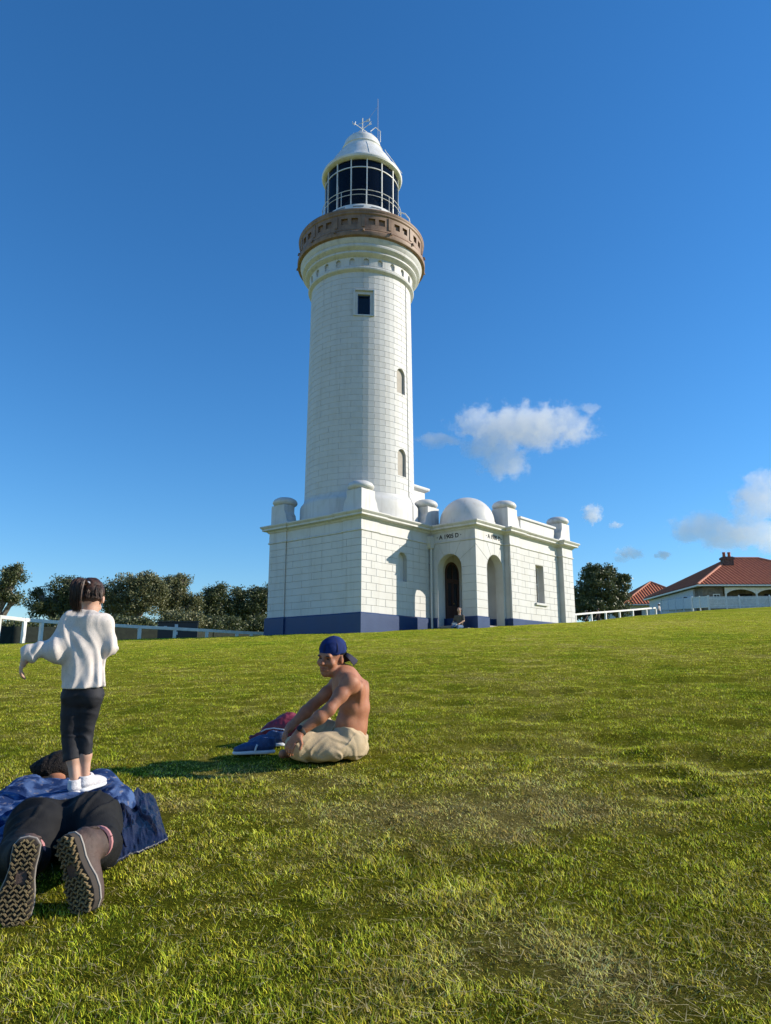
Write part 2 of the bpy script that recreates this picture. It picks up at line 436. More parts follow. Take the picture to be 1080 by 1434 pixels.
# openings in the shaft: one square window, two blind arched niches
F_tw = radial(R(3.2)); F_n = radial(R(48.5))
cut_tw = cutter(F_tw, rect(-.43, .43, 17.0, 18.22), 2.0, 3.2)
cut_n1 = cutter(F_n, arch_poly(-.3, .3, 13.48, 14.72), 2.30, 3.2)
cut_n2 = cutter(F_n, arch_poly(-.3, .3, 9.52, 10.80), 2.32, 3.2)
TCUT = [(R(3.2), .5, 17.0, 18.22, cut_tw), (R(48.5), .36, 13.48, 14.72, cut_n1), (R(48.5), .36, 9.52, 10.8, cut_n2)]
rest = []
for k in range(NC):
    me, zc = tower_block(k); hh = (ZB1 - ZB0) / NC / 2
    for j in range(NB):
        a = VF + (j + (.5 if k % 2 else 0)) * 2*math.pi / NB + R(2.3)
        rel = (a - VF + math.pi) % (2*math.pi) - math.pi
        cuts = [c for (th, hw, z0, z1, c) in TCUT if abs(rel - th) < hw / 2.5 + .21 + .0 and z0 < zc + hh and z1 > zc - hh]
        if cuts:
            m2 = me.copy(); m2.transform(Matrix.Translation((TCX, TCY, 0)) @ Matrix.Rotation(a, 4, 'Z'))
            m3 = boolean(m2, cuts)
            for q in loose(m3): BLOCKS.append(((1.2 if abs(rel) < 1.45 else 0), q, None))
        else:
            vis = math.cos(rel) if abs(rel) < 1.5 else 0
            sun = 1.0 if rel > -.1 else .35
            BLOCKS.append((vis * sun * (1.4 - .02*k) if vis > 0 else 0, me, (TCX, TCY, a)))
wall = None
core = MB().box((.075, .075, 1.8), (5.69, 5.60, 7.3)).mesh('wall')
core = boolean(core, [cutter(F_sunw, niche, -.32, .5)])
wall = link('main_wall', core, CORE, light)
BLOCKS.sort(key=lambda b: -b[0])
NBLK = 300
joined = bmesh.new()
for i, (s, me, fr) in enumerate(BLOCKS):
    if i < NBLK:
        o = link('stone_block', me, WHITE, light)
        if fr: o.location = (fr[0], fr[1], 0); o.rotation_euler = (0, 0, fr[2])
    else:
        m2 = me.copy()
        if fr: m2.transform(Matrix.Translation((fr[0], fr[1], 0)) @ Matrix.Rotation(fr[2], 4, 'Z'))
        joined.from_mesh(m2); bpy.data.meshes.remove(m2)
jm = bpy.data.meshes.new('stone_courses'); joined.to_mesh(jm); joined.free()
tag(link('stone_courses', jm, WHITE, light), kind='stuff')
NICHE_BACK = MB().prism(arch_poly(2.38, 3.07, 4.72, 6.02), lambda p: F_sunw(p, -.25), lambda p: F_sunw(p, -.20))
NICHE_BACK.build('niche_back', WHITE2, light)
# wing
wc = MB().box((7.214, -2.626, 1.8), (13.04, 2.44, 7.3)).box((12.014, -2.906, 1.8), (13.05, -2.6, 7.3)).box((7.214, -2.686, 1.8), (8.09, -2.6, 7.3))
wcm = MB().box((7.2, -2.626, 1.8), (13.04, 2.44, 7.3)).mesh('wing')
wcm = boolean(wcm, [cutter(F_wgw, wing_win, -.42, .5)])
link('wing_wall', wcm, CORE, light)
MB().box((12.014, -2.906, 1.8), (13.086, -2.60, 7.3)).build('wing_pilaster', CORE, light)
MB().box((7.2, -2.686, 1.8), (8.086, -2.60, 7.3)).build('wing_pilaster', WHITE, light)
for a, b, nm in (((.014, .014, 1.8), (1.106, .3, 7.3), 'pilaster'), ((.014, 4.574, 1.8), (.3, 5.646, 7.3), 'pilaster')):
    MB().box(a, b).build(nm, CORE, light)
MB().box((.0145, .2, 1.8), (.3, 1.006, 7.3)).build('pilaster', CORE, light)
MB().box((5.6, .075, 1.8), (7.25, 2.44, 7.3)).build('link_wall', WHITE2, light)
# wing window
w = empty('window'); w.parent = light
fw = MB()
for r_ in (rect(9.62, 9.70, 4.13, 5.97), rect(10.34, 10.42, 4.13, 5.97), rect(9.70, 10.34, 5.89, 5.97), rect(9.70, 10.34, 4.13, 4.22), rect(9.70, 10.34, 5.05, 5.11)):
    fw.prism(r_, lambda p: F_wgw(p, -.36), lambda p: F_wgw(p, -.30))
fw.build('frame', METALW, w); MB().prism(rect(9.69, 10.35, 4.2, 5.9), lambda p: F_wgw(p, -.345), lambda p: F_wgw(p, -.335)).build('pane', PANE, w)
MB().prism(rect(9.60, 10.44, 4.12, 5.98), lambda p: F_wgw(p, -.415), lambda p: F_wgw(p, -.40)).build('reveal_back', DARKIN, w)
MB().prism(rect(9.45, 10.62, 4.02, 4.128), lambda p: F_wgw(p, -.05), lambda p: F_wgw(p, .11)).build('sill', WHITE2, w, bevel=.01)
# porch walls with their two arches
s_wall = MB().box((4.814, -2.366, 1.8), (5.16, .06, 7.3)).mesh('porch'); s_wall = boolean(s_wall, [cutter(F_ps, ps_arch, -.8, .5)])
link('porch_wall', s_wall, CORE, light)
r_wall = MB().box((5.16, -2.366, 1.8), (7.2, -2.02, 7.3)).mesh('porch'); r_wall = boolean(r_wall, [cutter(F_pr, pr_arch, -.8, .5)])
link('porch_wall', r_wall, CORE, light)
def arch_lining(fr, arch, d0, d1):
    inner = offset_poly(arch, .012); mb = MB(); n = len(arch)
    vs = [fr(p, d0) for p in inner] + [fr(p, d1) for p in inner] + [fr(p, d1) for p in offset_poly(arch, -.01)] + [fr(p, d0) for p in offset_poly(arch, -.01)]
    fs = []
    for i in range(1, n):
        j = (i+1) % n
        for r_ in range(4): fs.append((r_*n+i, r_*n+j, ((r_+1) % 4)*n+j, ((r_+1) % 4)*n+i))
    return mb.add(vs, fs)
arch_lining(F_ps, ps_arch, -.40, .0165).build('arch_lining', WHITE2, light, smooth=True)
arch_lining(F_pr, pr_arch, -.40, .0165).build('arch_lining', WHITE2, light, smooth=True)
MB().box((5.10, -2.05, 6.45), (7.19, .05, 6.62)).build('porch_ceiling', WHITE2, light)
MB().box((4.83, -2.36, 1.8), (7.19, .055, 2.90)).build('porch_floor', mat('grey_stone_floor', (.3, .29, .27), .8, (.22, .21, .2), 4), light, bevel=.02)
MB().box((4.2, -2.3, 1.8), (4.549, -1.45, 2.74)).build('porch_step', NAVY, light, bevel=.02)
MB().box((5.16, .0, 2.9), (5.85, .07, 3.26)).build('inner_plinth', NAVY, light)
MB().box((5.10, .03, 2.9), (7.19, .075, 6.46)).build('inner_wall', WHITE2, light)
# door
d = empty('door'); d.parent = light
F_d = flat_frame((0, .03, 0), (1, 0, 0), (0, -1, 0))
dp = arch_poly(5.86, 6.96, 2.9, 5.98)
db = MB(); inn = offset_poly(dp, .09); n_ = len(dp)
vs = [F_d(p, .002) for p in dp] + [F_d(p, .05) for p in dp] + [F_d(p, .05) for p in inn] + [F_d(p, .002) for p in inn]
db.add(vs, [(r_*n_+i, r_*n_+(i+1) % n_, ((r_+1) % 4)*n_+(i+1) % n_, ((r_+1) % 4)*n_+i) for i in range(n_) for r_ in range(4)])
db.build('frame', DOORW, d)
MB().prism(inn, lambda p: F_d(p, .003), lambda p: F_d(p, .022)).build('glazing', PANE, d)
for t0, t1 in ((5.96, 6.40), (6.42, 6.86)):
    lf = MB()
    for r_ in (rect(t0, t0+.07, 2.98, 5.05), rect(t1-.07, t1, 2.98, 5.05), rect(t0+.07, t1-.07, 4.97, 5.05), rect(t0+.07, t1-.07, 2.98, 3.9)):
        lf.prism(r_, lambda p: F_d(p, .0225), lambda p: F_d(p, .045))
    lf.build('door_leaf', DOORW, d)
MB().prism(rect(5.955, 6.865, 5.051, 5.16), lambda p: F_d(p, .0225), lambda p: F_d(p, .06)).build('transom', DOORW, d)
MB().prism(rect(6.38, 6.44, 5.161, 5.88), lambda p: F_d(p, .0225), lambda p: F_d(p, .05)).build('fan_bar', DOORW, d)
MB().lathe([(0, 0), (.03, .0), (.035, .03), (.02, .05), (0, .055)], 10).build('knob', mat('brass', (.5, .35, .12), .35, metallic=.8), d, smooth=True, loc=F_d((6.45, 4.0), .07))
# plinth, string course, frieze, cornice: mitred round the whole plan, open at the porch arches for the plinth
MB_pl = sweep(PATH, [(-.1, 1.8), (.09, 1.8), (.09, ZP - .05), (.045, ZP), (-.1, ZP)])
plm = MB_pl.mesh('plinth')
bm = bmesh.new(); bm.from_mesh(plm); bmesh.ops.holes_fill(bm, edges=[e for e in bm.edges if e.is_boundary]); bm.to_mesh(plm); bm.free()
cps = cutter(F_ps, rect(.34, 1.66, 1.5, 3.6), -.6, .6); cpr = cutter(F_pr, rect(5.66, 7.04, 1.5, 3.6), -.6, .6)
plm = boolean(plm, [cps, cpr])
link('plinth', plm, NAVY, light)
sweep(PATH, [(-.05, 6.60), (.03, 6.60), (.055, 6.625), (.055, 6.66), (.02, 6.69), (.014, 7.12), (-.05, 7.12)]).build('frieze', WHITE2, light)
sweep(PATH, [(-.05, 7.10), (.05, 7.10), (.08, 7.14), (.10, 7.18), (.23, 7.20), (.26, 7.22), (.26, 7.29), (.29, 7.31), (.34, 7.38), (.34, 7.42), (.16, 7.46), (-.4, 7.48)]).build('cornice', WHITE2, light, smooth=True, angle=30)
MB().box((.1, .1, 7.25), (5.6, 5.52, 7.44)).box((4.9, -2.28, 7.25), (7.3, .0, 7.44)).box((7.31, -2.5, 7.25), (12.9, 2.3, 7.44)).box((5.61, .1, 7.25), (7.3, 2.3, 7.44)).build('flat_roof', WHITE2, light)
# frieze joints over the arches and the date, painted on both porch faces
def letter_block(text, size, parent, fr, t, z, d):
    cu = bpy.data.curves.new('txt', 'FONT'); cu.body = text; cu.size = size; cu.align_x = 'CENTER'; cu.extrude = .004; cu.offset = .006
    o = bpy.data.objects.new('txt', cu); col.objects.link(o); bpy.context.view_layer.update()
    me = bpy.data.meshes.new_from_object(o.evaluated_get(bpy.context.evaluated_depsgraph_get())); bpy.data.objects.remove(o)
    X, N_ = Vector(fr((1, 0), 0)) - Vector(fr((0, 0), 0)), Vector(fr((0, 0), 1)) - Vector(fr((0, 0), 0))
    if X.cross(Vector((0, 0, 1))).dot(N_) < 0: X, t = X, t
    M = Matrix(((X.x, 0, N_.x, 0), (X.y, 0, N_.y, 0), (0, 1, 0, 0), (0, 0, 0, 1)))
    me.transform(M); me.transform(Matrix.Translation(Vector(fr((t, z), d))))
    return link('date_lettering', me, BLACK, parent)
letter_block('\u00b7 A 1905 D \u00b7', .27, light, F_ps, 1.0, 6.79, .024)
letter_block('\u00b7 A 1905 D \u00b7', .27, light, F_pr, 6.35, 6.79, .024)
MB().prism(rect(.995, 1.005, 6.69, 7.1), lambda p: F_ps(p, .012), lambda p: F_ps(p, .0185)).build('frieze_joint', CORE, light)
MB().prism(rect(6.345, 6.355, 6.69, 7.1), lambda p: F_pr(p, .012), lambda p: F_pr(p, .0185)).build('frieze_joint', CORE, light)
# corner piers with mushroom caps, built one by one
def pier(a, b, sa, sb):
    """corner at (a,b), body grows along sa*u and sb*v, curved shoulders along both walls"""
    prof = [(0, 7.44), (1.24, 7.44), (1.24, 7.52), (1.10, 7.56), (1.02, 7.70), (.98, 7.90), (.90, 8.02), (.86, 8.12), (.86, 8.40), (0, 8.40)]
    p = empty('corner_pier'); p.parent = light
    m = MB()
    m.prism(prof, lambda q: (a + sa*q[0], b, q[1]), lambda q: (a + sa*q[0], b + sb*.62, q[1]))
    m.build('shoulder', WHITE2, p, bevel=.015)
    m = MB()
    m.prism(prof, lambda q: (a + sa*.006, b + sb*(q[0]+.006), q[1]+.004), lambda q: (a + sa*.62, b + sb*(q[0]+.006), q[1]+.004))
    m.build('shoulder', WHITE2, p, bevel=.015)
    cap = [(0, 8.38), (.40, 8.39), (.46, 8.42), (.53, 8.46), (.575, 8.53), (.57, 8.60), (.50, 8.70), (.36, 8.78), (.18, 8.82), (0, 8.83)]
    MB().lathe(cap, 28, (a + sa*.44, b + sb*.44)).build('cap', WHITE2, p, smooth=True)
    MB().lathe([(.42, 7.9), (.44, 8.42)], 24, (a + sa*.44, b + sb*.44)).build('drum', WHITE2, p, smooth=True)
pier(.02, .02, 1, 1); pier(.02, 5.64, 1, -1); pier(5.45, .02, -1, 1); pier(7.16, -2.68, 1, 1); pier(13.06, -2.88, -1, 1)
MB().box((8.45, -2.60, 7.43), (11.85, -2.28, 8.06)).build('parapet', WHITE2, light)
MB().box((8.35, -2.68, 8.061), (11.95, -2.2, 8.17)).build('parapet_coping', WHITE2, light, bevel=.02)
# porch dome
dome = [(1.30, 7.40), (1.30, 7.62)] + [(1.27*math.cos(t), 7.62 + 1.22*math.sin(t)) for t in np.linspace(0, math.pi/2, 18)]
MB().lathe(dome, 56, (6.02, -1.17)).build('porch_dome', WHITE2, light, smooth=True)
# stair head block behind the tower
MB().box((4.55, .95, 7.3), (5.60, 2.2, 9.38)).build('stair_head', WHITE2, light)
sweep([(4.55, .95), (5.60, .95), (5.60, 2.2), (4.55, 2.2)], [(-.3, 9.36), (.04, 9.36), (.16, 9.44), (.18, 9.50), (.18, 9.56), (-.5, 9.60)]).build('stair_head_cornice', WHITE2, light)
# down pipe with hopper
dpz = empty('down_pipe'); dpz.parent = light
MB().tube([(4.66, -.08, 2.6), (4.66, -.08, 6.5)], .055, 10).build('pipe', WHITE2, dpz, smooth=True)
MB().prism([(-.07, 6.40), (.07, 6.40), (.16, 6.62), (.17, 6.95), (-.17, 6.95), (-.16, 6.62)], lambda p: (4.64 + p[0], -.19, p[1]), lambda p: (4.64 + p[0], .05, p[1])).build('hopper', WHITE2, dpz, bevel=.01)
for z in (3.5, 4.6, 5.7): MB().lathe([(.056, z), (.072, z), (.072, z+.06), (.056, z+.06)], 12, (4.66, -.08)).build('bracket', WHITE2, dpz)
# ---- tower shaft and head
shaft = [(0, 7.3), (2.74, 7.3), (2.76, 7.42), (2.76, 8.22), (2.74, 8.30), (2.66, 8.40), (2.60, 8.50), (2.58, 8.60), (RT(8.62), 8.62), (RT(19.2), 19.20), (2.46, 19.21), (0, 19.22)]
shm = boolean(MB().lathe(shaft, 120, (TCX, TCY)).mesh('shaft'), [cut_tw, cut_n1, cut_n2])
sho = link('tower_shaft', shm, CORE, light, smooth=True); shm.set_sharp_from_angle(angle=R(35))
MB().lathe([(2.5, 7.3), (2.752, 7.3), (2.772, 7.42), (2.772, 8.22), (2.752, 8.31), (2.675, 8.41), (2.61, 8.51), (2.59, 8.618), (2.5, 8.62)], 96, (TCX, TCY)).build('tower_base', WHITE2, light, smooth=True, angle=30)
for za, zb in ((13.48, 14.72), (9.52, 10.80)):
    MB().prism(arch_poly(-.31, .31, za - .01, zb + .01), lambda p: F_n(p, 2.305), lambda p: F_n(p, 2.40 + (.03 if za < 11 else 0))).build('niche_back', MATS.get('niche_beige') or mat('niche_beige', (.40, .36, .31), .8, (.35, .32, .28), 3), light)  # back plate in a darker beige than the wall
tw = empty('window'); tw.parent = light
fr_ = MB()
for r_ in (rect(-.43, -.29, 17.0, 18.22), rect(.29, .43, 17.0, 18.22), rect(-.29, .29, 18.06, 18.22)):
    fr_.prism(r_, lambda p: F_tw(p, 2.2), lambda p: F_tw(p, 2.44))
fr_.build('surround', WHITE2, tw)
fr_ = MB()
for r_ in (rect(-.49, -.42, 16.95, 18.28), rect(.42, .49, 16.95, 18.28), rect(-.42, .42, 18.21, 18.28), rect(-.42, .42, 16.93, 17.0)):
    fr_.prism(r_, lambda p: F_tw(p, 2.35), lambda p: F_tw(p, 2.535))
fr_.build('outer_frame', WHITE2, tw, bevel=.01)
MB().prism(rect(-.29, .29, 17.0, 18.06), lambda p: F_tw(p, 2.22), lambda p: F_tw(p, 2.25)).build('pane', PANE, tw)
sash = MB()
for r_ in (rect(-.29, -.24, 17.0, 18.06), rect(.24, .29, 17.0, 18.06), rect(-.24, .24, 18.0, 18.06), rect(-.24, .24, 17.0, 17.06)):
    sash.prism(r_, lambda p: F_tw(p, 2.255), lambda p: F_tw(p, 2.30))
sash.build('sash', NAVY, tw)
head = [(0, 19.15), (2.46, 19.18), (2.55, 19.23), (2.62, 19.28), (2.64, 19.34), (2.62, 19.40), (2.56, 19.43), (2.54, 19.45), (2.56, 19.48), (2.59, 19.88), (2.66, 19.92),
        (2.74, 19.96), (2.80, 20.02), (2.80, 20.08), (2.77, 20.11), (2.80, 20.14), (2.88, 20.18), (2.95, 20.25), (2.97, 20.32), (2.95, 20.37), (2.93, 20.39), (2.96, 20.43), (3.02, 20.52), (3.05, 20.61), (3.05, 20.66), (0, 20.66)]
cm = MB()
def nich(i):
    f = radial(R(5.2 + 15*i)); return MB().prism(arch_poly(-.13, .13, 19.50, 19.84, 8), lambda p: f(p, 2.49), lambda p: f(p, 2.9))
for i in range(24): q = nich(i); cm.add(q.v, q.f)
hm = boolean(MB().lathe(head, 144, (TCX, TCY)).mesh('corbel'), [cm.mesh('c')])
link('corbel', hm, WHITE2, light, smooth=True); hm.set_sharp_from_angle(angle=R(28))
# gallery: brown slab and pierced parapet
g = empty('gallery'); g.parent = light
MB().lathe([(0, 20.65), (3.10, 20.65), (3.19, 20.68), (3.21, 20.74), (3.21, 20.86), (3.15, 20.94), (3.10, 20.98), (0, 21.06)], 120, (TCX, TCY)).build('slab', BROWN, g, smooth=True, angle=30)
MB().lathe([(2.92, 20.96), (3.0, 20.96), (3.0, 21.86), (2.92, 21.86), (2.92, 20.96)], 120, (TCX, TCY)).build('inner_ring', BROWN, g, smooth=True)
MB().lathe([(2.96, 20.96), (3.10, 20.97), (3.12, 21.00), (3.10, 21.06), (3.10, 21.28), (2.98, 21.28)], 120, (TCX, TCY)).build('lower_band', BROWN, g, smooth=True, angle=30)
MB().lathe([(2.85, 21.60), (3.10, 21.60), (3.10, 21.78), (3.13, 21.81), (3.15, 21.84), (3.15, 21.92), (3.17, 21.95), (3.18, 22.02), (3.14, 22.09), (2.86, 22.11), (2.85, 21.60)], 120, (TCX, TCY)).build('coping', BROWN, g, smooth=True, angle=30)
def ring_piece(a0, a1, r0, r1, z0, z1, n=3):
    mb = MB(); vs = []
    for t in np.linspace(a0, a1, n+1): vs += [(TCX + r_*math.cos(t), TCY + r_*math.sin(t), z) for r_, z in ((r0, z0), (r1, z0), (r1, z1), (r0, z1))]
    fs = [(i*4+q, i*4+(q+1) % 4, (i+1)*4+(q+1) % 4, (i+1)*4+q) for i in range(n) for q in range(4)] + [(0, 1, 2, 3), (n*4+3, n*4+2, n*4+1, n*4)]
    return mb.add(vs, fs)
for i in range(15):
    c = VF + R(13.4 + 24*i)
    ring_piece(c + R(7.4), c + R(24 - 7.4), 2.98, 3.102, 21.28, 21.60).build('panel', BROWN, g)
    ring_piece(c - R(1.6), c + R(1.6), 2.98, 3.102, 21.28, 21.60, 1).build('panel_bar', BROWN, g)
    ring_piece(c + R(10.6), c + R(13.4), 3.09, 3.135, 21.14, 21.76, 1).build('parapet_pilaster', BROWN, g)
    a = c + R(12)
    m = MB(); m.tube([(TCX + 3.1*math.cos(a), TCY + 3.1*math.sin(a), 20.96), (TCX + 3.25*math.cos(a), TCY + 3.25*math.sin(a), 20.93), (TCX + 3.27*math.cos(a), TCY + 3.27*math.sin(a), 20.82)], .045, 6)
    m.build('spout', BROWN, g, smooth=True)
# lantern
ln = empty('lantern'); ln.parent = light
MB().lathe([(2.3, 20.88), (2.3, 22.67), (2.18, 22.74), (2.14, 22.87), (1.98, 23.10), (1.93, 23.18), (1.85, 23.18), (1.85, 20.9)], 90, (TCX, TCY)).build('murette', METALW, ln, smooth=True, angle=25)
for i in range(15):
    c = VF + R(7.5 + 24*i + 12)
    ring_piece(c - R(7), c + R(7), 2.0, 2.16, 22.86, 22.92).build('grating', GREY, ln)
RG, Z0, Z1, ZM = 1.86, 23.18, 25.78, 25.28
for i in range(15):
    a = VF + R(7.5 + 24*i)
    m = MB(); m.obox((TCX + RG*math.cos(a), TCY + RG*math.sin(a), (Z0+Z1)/2), (.05*math.cos(a), .05*math.sin(a), 0), (-.026*math.sin(a), .026*math.cos(a), 0), (0, 0, (Z1-Z0)/2))
    m.build('mullion', METALW, ln)
    for z0, z1 in ((Z0 + .02, ZM - .02), (ZM + .02, Z1)):
        ring_piece(a + R(.9), a + R(23.22), RG - .012, RG, z0, z1, 6).build('pane', LPANE, ln)
MB().lathe([(RG-.03, ZM-.025), (RG+.035, ZM-.025), (RG+.035, ZM+.025), (RG-.03, ZM+.025), (RG-.03, ZM-.025)], 90, (TCX, TCY)).build('glazing_ring', METALW, ln)
for z, r_ in ((23.90, .018), (23.64, .015)):
    MB().tube([(TCX + 2.02*math.cos(t), TCY + 2.02*math.sin(t), z) for t in np.linspace(0, 2*math.pi, 61)], r_, 6, False).build('hand_rail', METALW, ln, smooth=True)
for i in range(10):
    a = VF + R(-30 + 36*i); MB().tube([(TCX + 2.02*math.cos(a), TCY + 2.02*math.sin(a), 23.07), (TCX + 2.02*math.cos(a), TCY + 2.02*math.sin(a), 23.91)], .016, 6).build('rail_post', METALW, ln)
# optic: stacked prism rings on a dark pedestal, near-black back panel added for a dark inside
op = []
for i in range(26):
    z = 23.27 + i*.055; rr = .95*math.sqrt(max(.02, 1 - ((z - 23.87) / 1.05)**2)); op += [(rr, z), (rr + .045, z + .02), (rr - .01, z + .05)]
LENS = mat('lens_glass', (.22, .23, .23), .2, (.40, .40, .36), 9, spec=.8)
MB().lathe([(0, 23.26)] + op + [(0, op[-1][1] + .02)], 24, (TCX, TCY)).build('lens', LENS, ln)
MB().lathe([(1.2, 20.9), (1.2, 23.22), (0, 23.22)], 40, (TCX, TCY)).build('lens_pedestal', DARKIN, ln)
MB().lathe([(1.80, 23.12), (1.80, 25.76)], 40, (TCX, TCY), VF + R(105), VF + R(255)).build('lantern_dark_back', DARKIN, ln)
MB().lathe([(0, 25.72), (1.8, 25.74)], 40, (TCX, TCY)).build('lantern_ceiling', DARKIN, ln)
roof = [(1.82, 25.72), (1.98, 25.74), (2.06, 25.80), (2.09, 25.88), (2.06, 25.98), (1.98, 26.04), (1.86, 26.16), (1.72, 26.42), (1.54, 26.76), (1.34, 27.06), (1.16, 27.30), (1.08, 27.42), (1.05, 27.52), (1.09, 27.57), (1.06, 27.63), (.98, 27.66), (.96, 27.90), (.92, 28.04), (.80, 28.20), (.56, 28.34), (.30, 28.42), (.22, 28.46), (.20, 28.56), (.13, 28.68), (.05, 28.72), (0, 28.73)]
MB().lathe(roof, 72, (TCX, TCY)).build('lantern_roof', METALW, ln, smooth=True, angle=30)
for i in range(6):
    a = VF + R(11 + 60*i)
    MB().tube([(TCX + (r_+.008)*math.cos(a), TCY + (r_+.008)*math.sin(a), z) for r_, z in roof[5:12]], .010, 5).build('roof_seam', METALW, ln)
Xc = Vector((math.sin(R(49.8)), 0, 0))
def loc_dir(wx, wy): # world direction to lighthouse frame
    c, s = math.cos(-LROT), math.sin(-LROT); return Vector((wx*c - wy*s, wx*s + wy*c, 0))
RX, RY = loc_dir(1, 0), loc_dir(0, 1)
T = Vector((TCX, TCY, 0))
vn = empty('weather_vane'); vn.parent = light
vb = MB(); vb.tube([T + Vector((0, 0, 28.70)), T + Vector((0, 0, 29.68))], .028, 8); vb.build('spindle', METALW, vn, smooth=True)
e1 = (RX*.72 - RY*.70); e2 = (RX*.72 + RY*.70)
cz = Vector((0, 0, 29.02))
for e in (e1, e2):
    vb = MB(); vb.tube([T + cz - e*.55, T + cz + e*.55], .02, 6); vb.build('cross_arm', METALW, vn)
def vane_letter(strokes, at_, ex):
    m = MB()
    for (x0, z0), (x1, z1) in strokes: m.tube([at_ + ex*x0 + Vector((0, 0, z0)), at_ + ex*x1 + Vector((0, 0, z1))], .016, 5)
    m.build('compass_letter', METALW, vn)
vane_letter([((-.06, -.1), (-.06, .1)), ((-.06, .1), (.06, -.1)), ((.06, -.1), (.06, .1))], T + cz - e1*.6, RX)
vane_letter([((-.06, -.1), (-.06, .1)), ((-.06, .1), (.06, .1)), ((-.06, 0), (.04, 0)), ((-.06, -.1), (.06, -.1))], T + cz + e2*.6, RX)
vane_letter([((.06, .1), (-.06, .06)), ((-.06, .06), (.06, -.05)), ((.06, -.05), (-.06, -.1))], T + cz + e1*.6, RX)
vane_letter([((-.08, .1), (-.04, -.1)), ((-.04, -.1), (0, .05)), ((0, .05), (.04, -.1)), ((.04, -.1), (.08, .1))], T + cz - e2*.6, RX)
ar = RX*.62 - RY*.3
vb = MB(); vb.tube([T - ar*.35 + Vector((0, 0, 29.40)), T + ar*.5 + Vector((0, 0, 29.44))], .018, 6)
vb.obox(T + ar*.5 + Vector((0, 0, 29.44)), ar.normalized()*.09, Vector((0, 0, .07)), ar.cross(Vector((0, 0, 1))).normalized()*.01)
vb.build('arrow', METALW, vn)
an = MB(); ab = T + RX*.82 - RY*.1
an.tube([ab + Vector((0, 0, 27.85)), ab + Vector((0, 0, 30.8))], .011, 5); an.build('aerial', GREY, ln)
an = MB(); an.tube([ab + Vector((0, 0, 30.35)), T + Vector((0, 0, 29.1))], .006, 4); an.build('aerial_stay', GREY, ln)
an = MB(); an.tube([T + RX*.45 - RY*.7 + Vector((0, 0, 28.30)), T + RX*.7 - RY*.6 + Vector((0, 0, 28.62)), T + RX*.95 - RY*.4 + Vector((0, 0, 28.55)), T + RX*.95 - RY*.4 + Vector((0, 0, 27.9))], .022, 6); an.build('roof_rail', METALW, ln, smooth=True)
for dy in (-.25, .0):
    an = MB(); an.tube([T + RX*(r_+.1) + RY*dy + Vector((0, 0, z + .12)) for r_, z in ((1.98, 26.04), (1.80, 26.3), (1.5, 26.82), (1.2, 27.25), (1.1, 27.45))], .018, 5); an.build('roof_ladder', METALW, ln, smooth=True)
pr = MB(); pr.tube([T + RX*x - RY*.35 + Vector((0, 0, z)) for x, z in ((2.02, 23.78), (2.22, 23.72), (2.42, 23.45), (2.5, 23.0), (2.5, 21.9))], .03, 6); pr.build('ladder_rail', METALW, ln, smooth=True)
pr = MB(); pr.tube([T - RX*2.42 - RY*.2 + Vector((0, 0, z)) for z in (21.9, 23.1)], .025, 6); pr.build('gallery_post', METALW, ln)
# lightning conductor down the sunlit flank
f = radial(R(60)); m = MB(); m.tube([f((0, z), RT(z) + .025) for z in (19.2, 14, 8.7)] + [f((0, 8.3), 2.79), f((.0, 7.5), 2.80)], .012, 5); m.build('conductor_cable', GREY, light)
# ------------------------------------------------------------------ ground
def axis_lines():
    ys = list(np.arange(-6, 1.2, .4))
    y = 1.2
    while y < 900: ys.append(y); y += max(.05, .0125 * y) if y < 42 else .03 * y
    xs = [0.0]; x = 0.0
    while x < 900: x += max(.06, .0125 * x) if x < 30 else .035 * x; xs.append(x)
    return np.array(sorted([-q for q in xs[1:]] + xs)), np.array(ys)
def dry_map(x, y):
    """0 lush .. 1 dried-out turf, a worn pattern of the lawn itself"""
    v = 0.40 + .42 * fbm2(x * .8 + 3, y * .5, 3, 4.0) + .5 * fbm2(x * 3.6, y * 3.0, 3, 7.0) + .25 * noise3(x * .22, y * .16, 9.1)
    for px, py, sx, sy, a in ((690, 1130, .75, .42, .38), (640, 1330, .35, .22, .32), (560, 1140, .5, .3, .2), (920, 1370, .4, .2, .3), (790, 1150, .6, .35, .25), (480, 1190, .3, .2, .2), (600, 1060, .8, .5, .15)):
        p = DRYP[(px, py)]; v = v + a * np.exp(-((x - p[0]) / sx)**2 - ((y - p[1]) / sy)**2)
    lush = np.exp(-((x + 1.0) / 1.2)**2 - ((y - 2.4) / 1.2)**2)
    return np.clip(v - .22 * lush, 0, 1)
DRYP = {k: tuple(_hit(*k)[:2]) for k in ((690, 1130), (640, 1330), (560, 1140), (920, 1370), (790, 1150), (480, 1190), (600, 1060))}
xs, ys = axis_lines()
GX, GY = np.meshgrid(xs, ys); GZ = ground_z(GX, GY)
nx, ny = len(xs), len(ys)
ii = np.arange(nx * ny).reshape(ny, nx)
Fq = np.stack([ii[:-1, :-1], ii[:-1, 1:], ii[1:, 1:], ii[1:, :-1]], -1).reshape(-1, 4)
dm = dry_map(GX, GY)
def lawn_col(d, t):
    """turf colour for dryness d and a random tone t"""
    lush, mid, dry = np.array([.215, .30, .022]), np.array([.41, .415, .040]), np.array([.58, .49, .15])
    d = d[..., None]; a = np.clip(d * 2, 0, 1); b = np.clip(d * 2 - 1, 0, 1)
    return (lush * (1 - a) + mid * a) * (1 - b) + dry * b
gc = lawn_col(dm.ravel(), None) * np.where(np.abs(GX.ravel()) < .62 * GY.ravel() + 2.6, np.clip(.26 + GY.ravel() * .028, .26, .9), .8)[:, None] * (.9 + .5 * fbm2(GX.ravel() * 7, GY.ravel() * 7, 2, 3.0))[:, None]  # dark thatch plus shade between near blades, painted into the turf colour
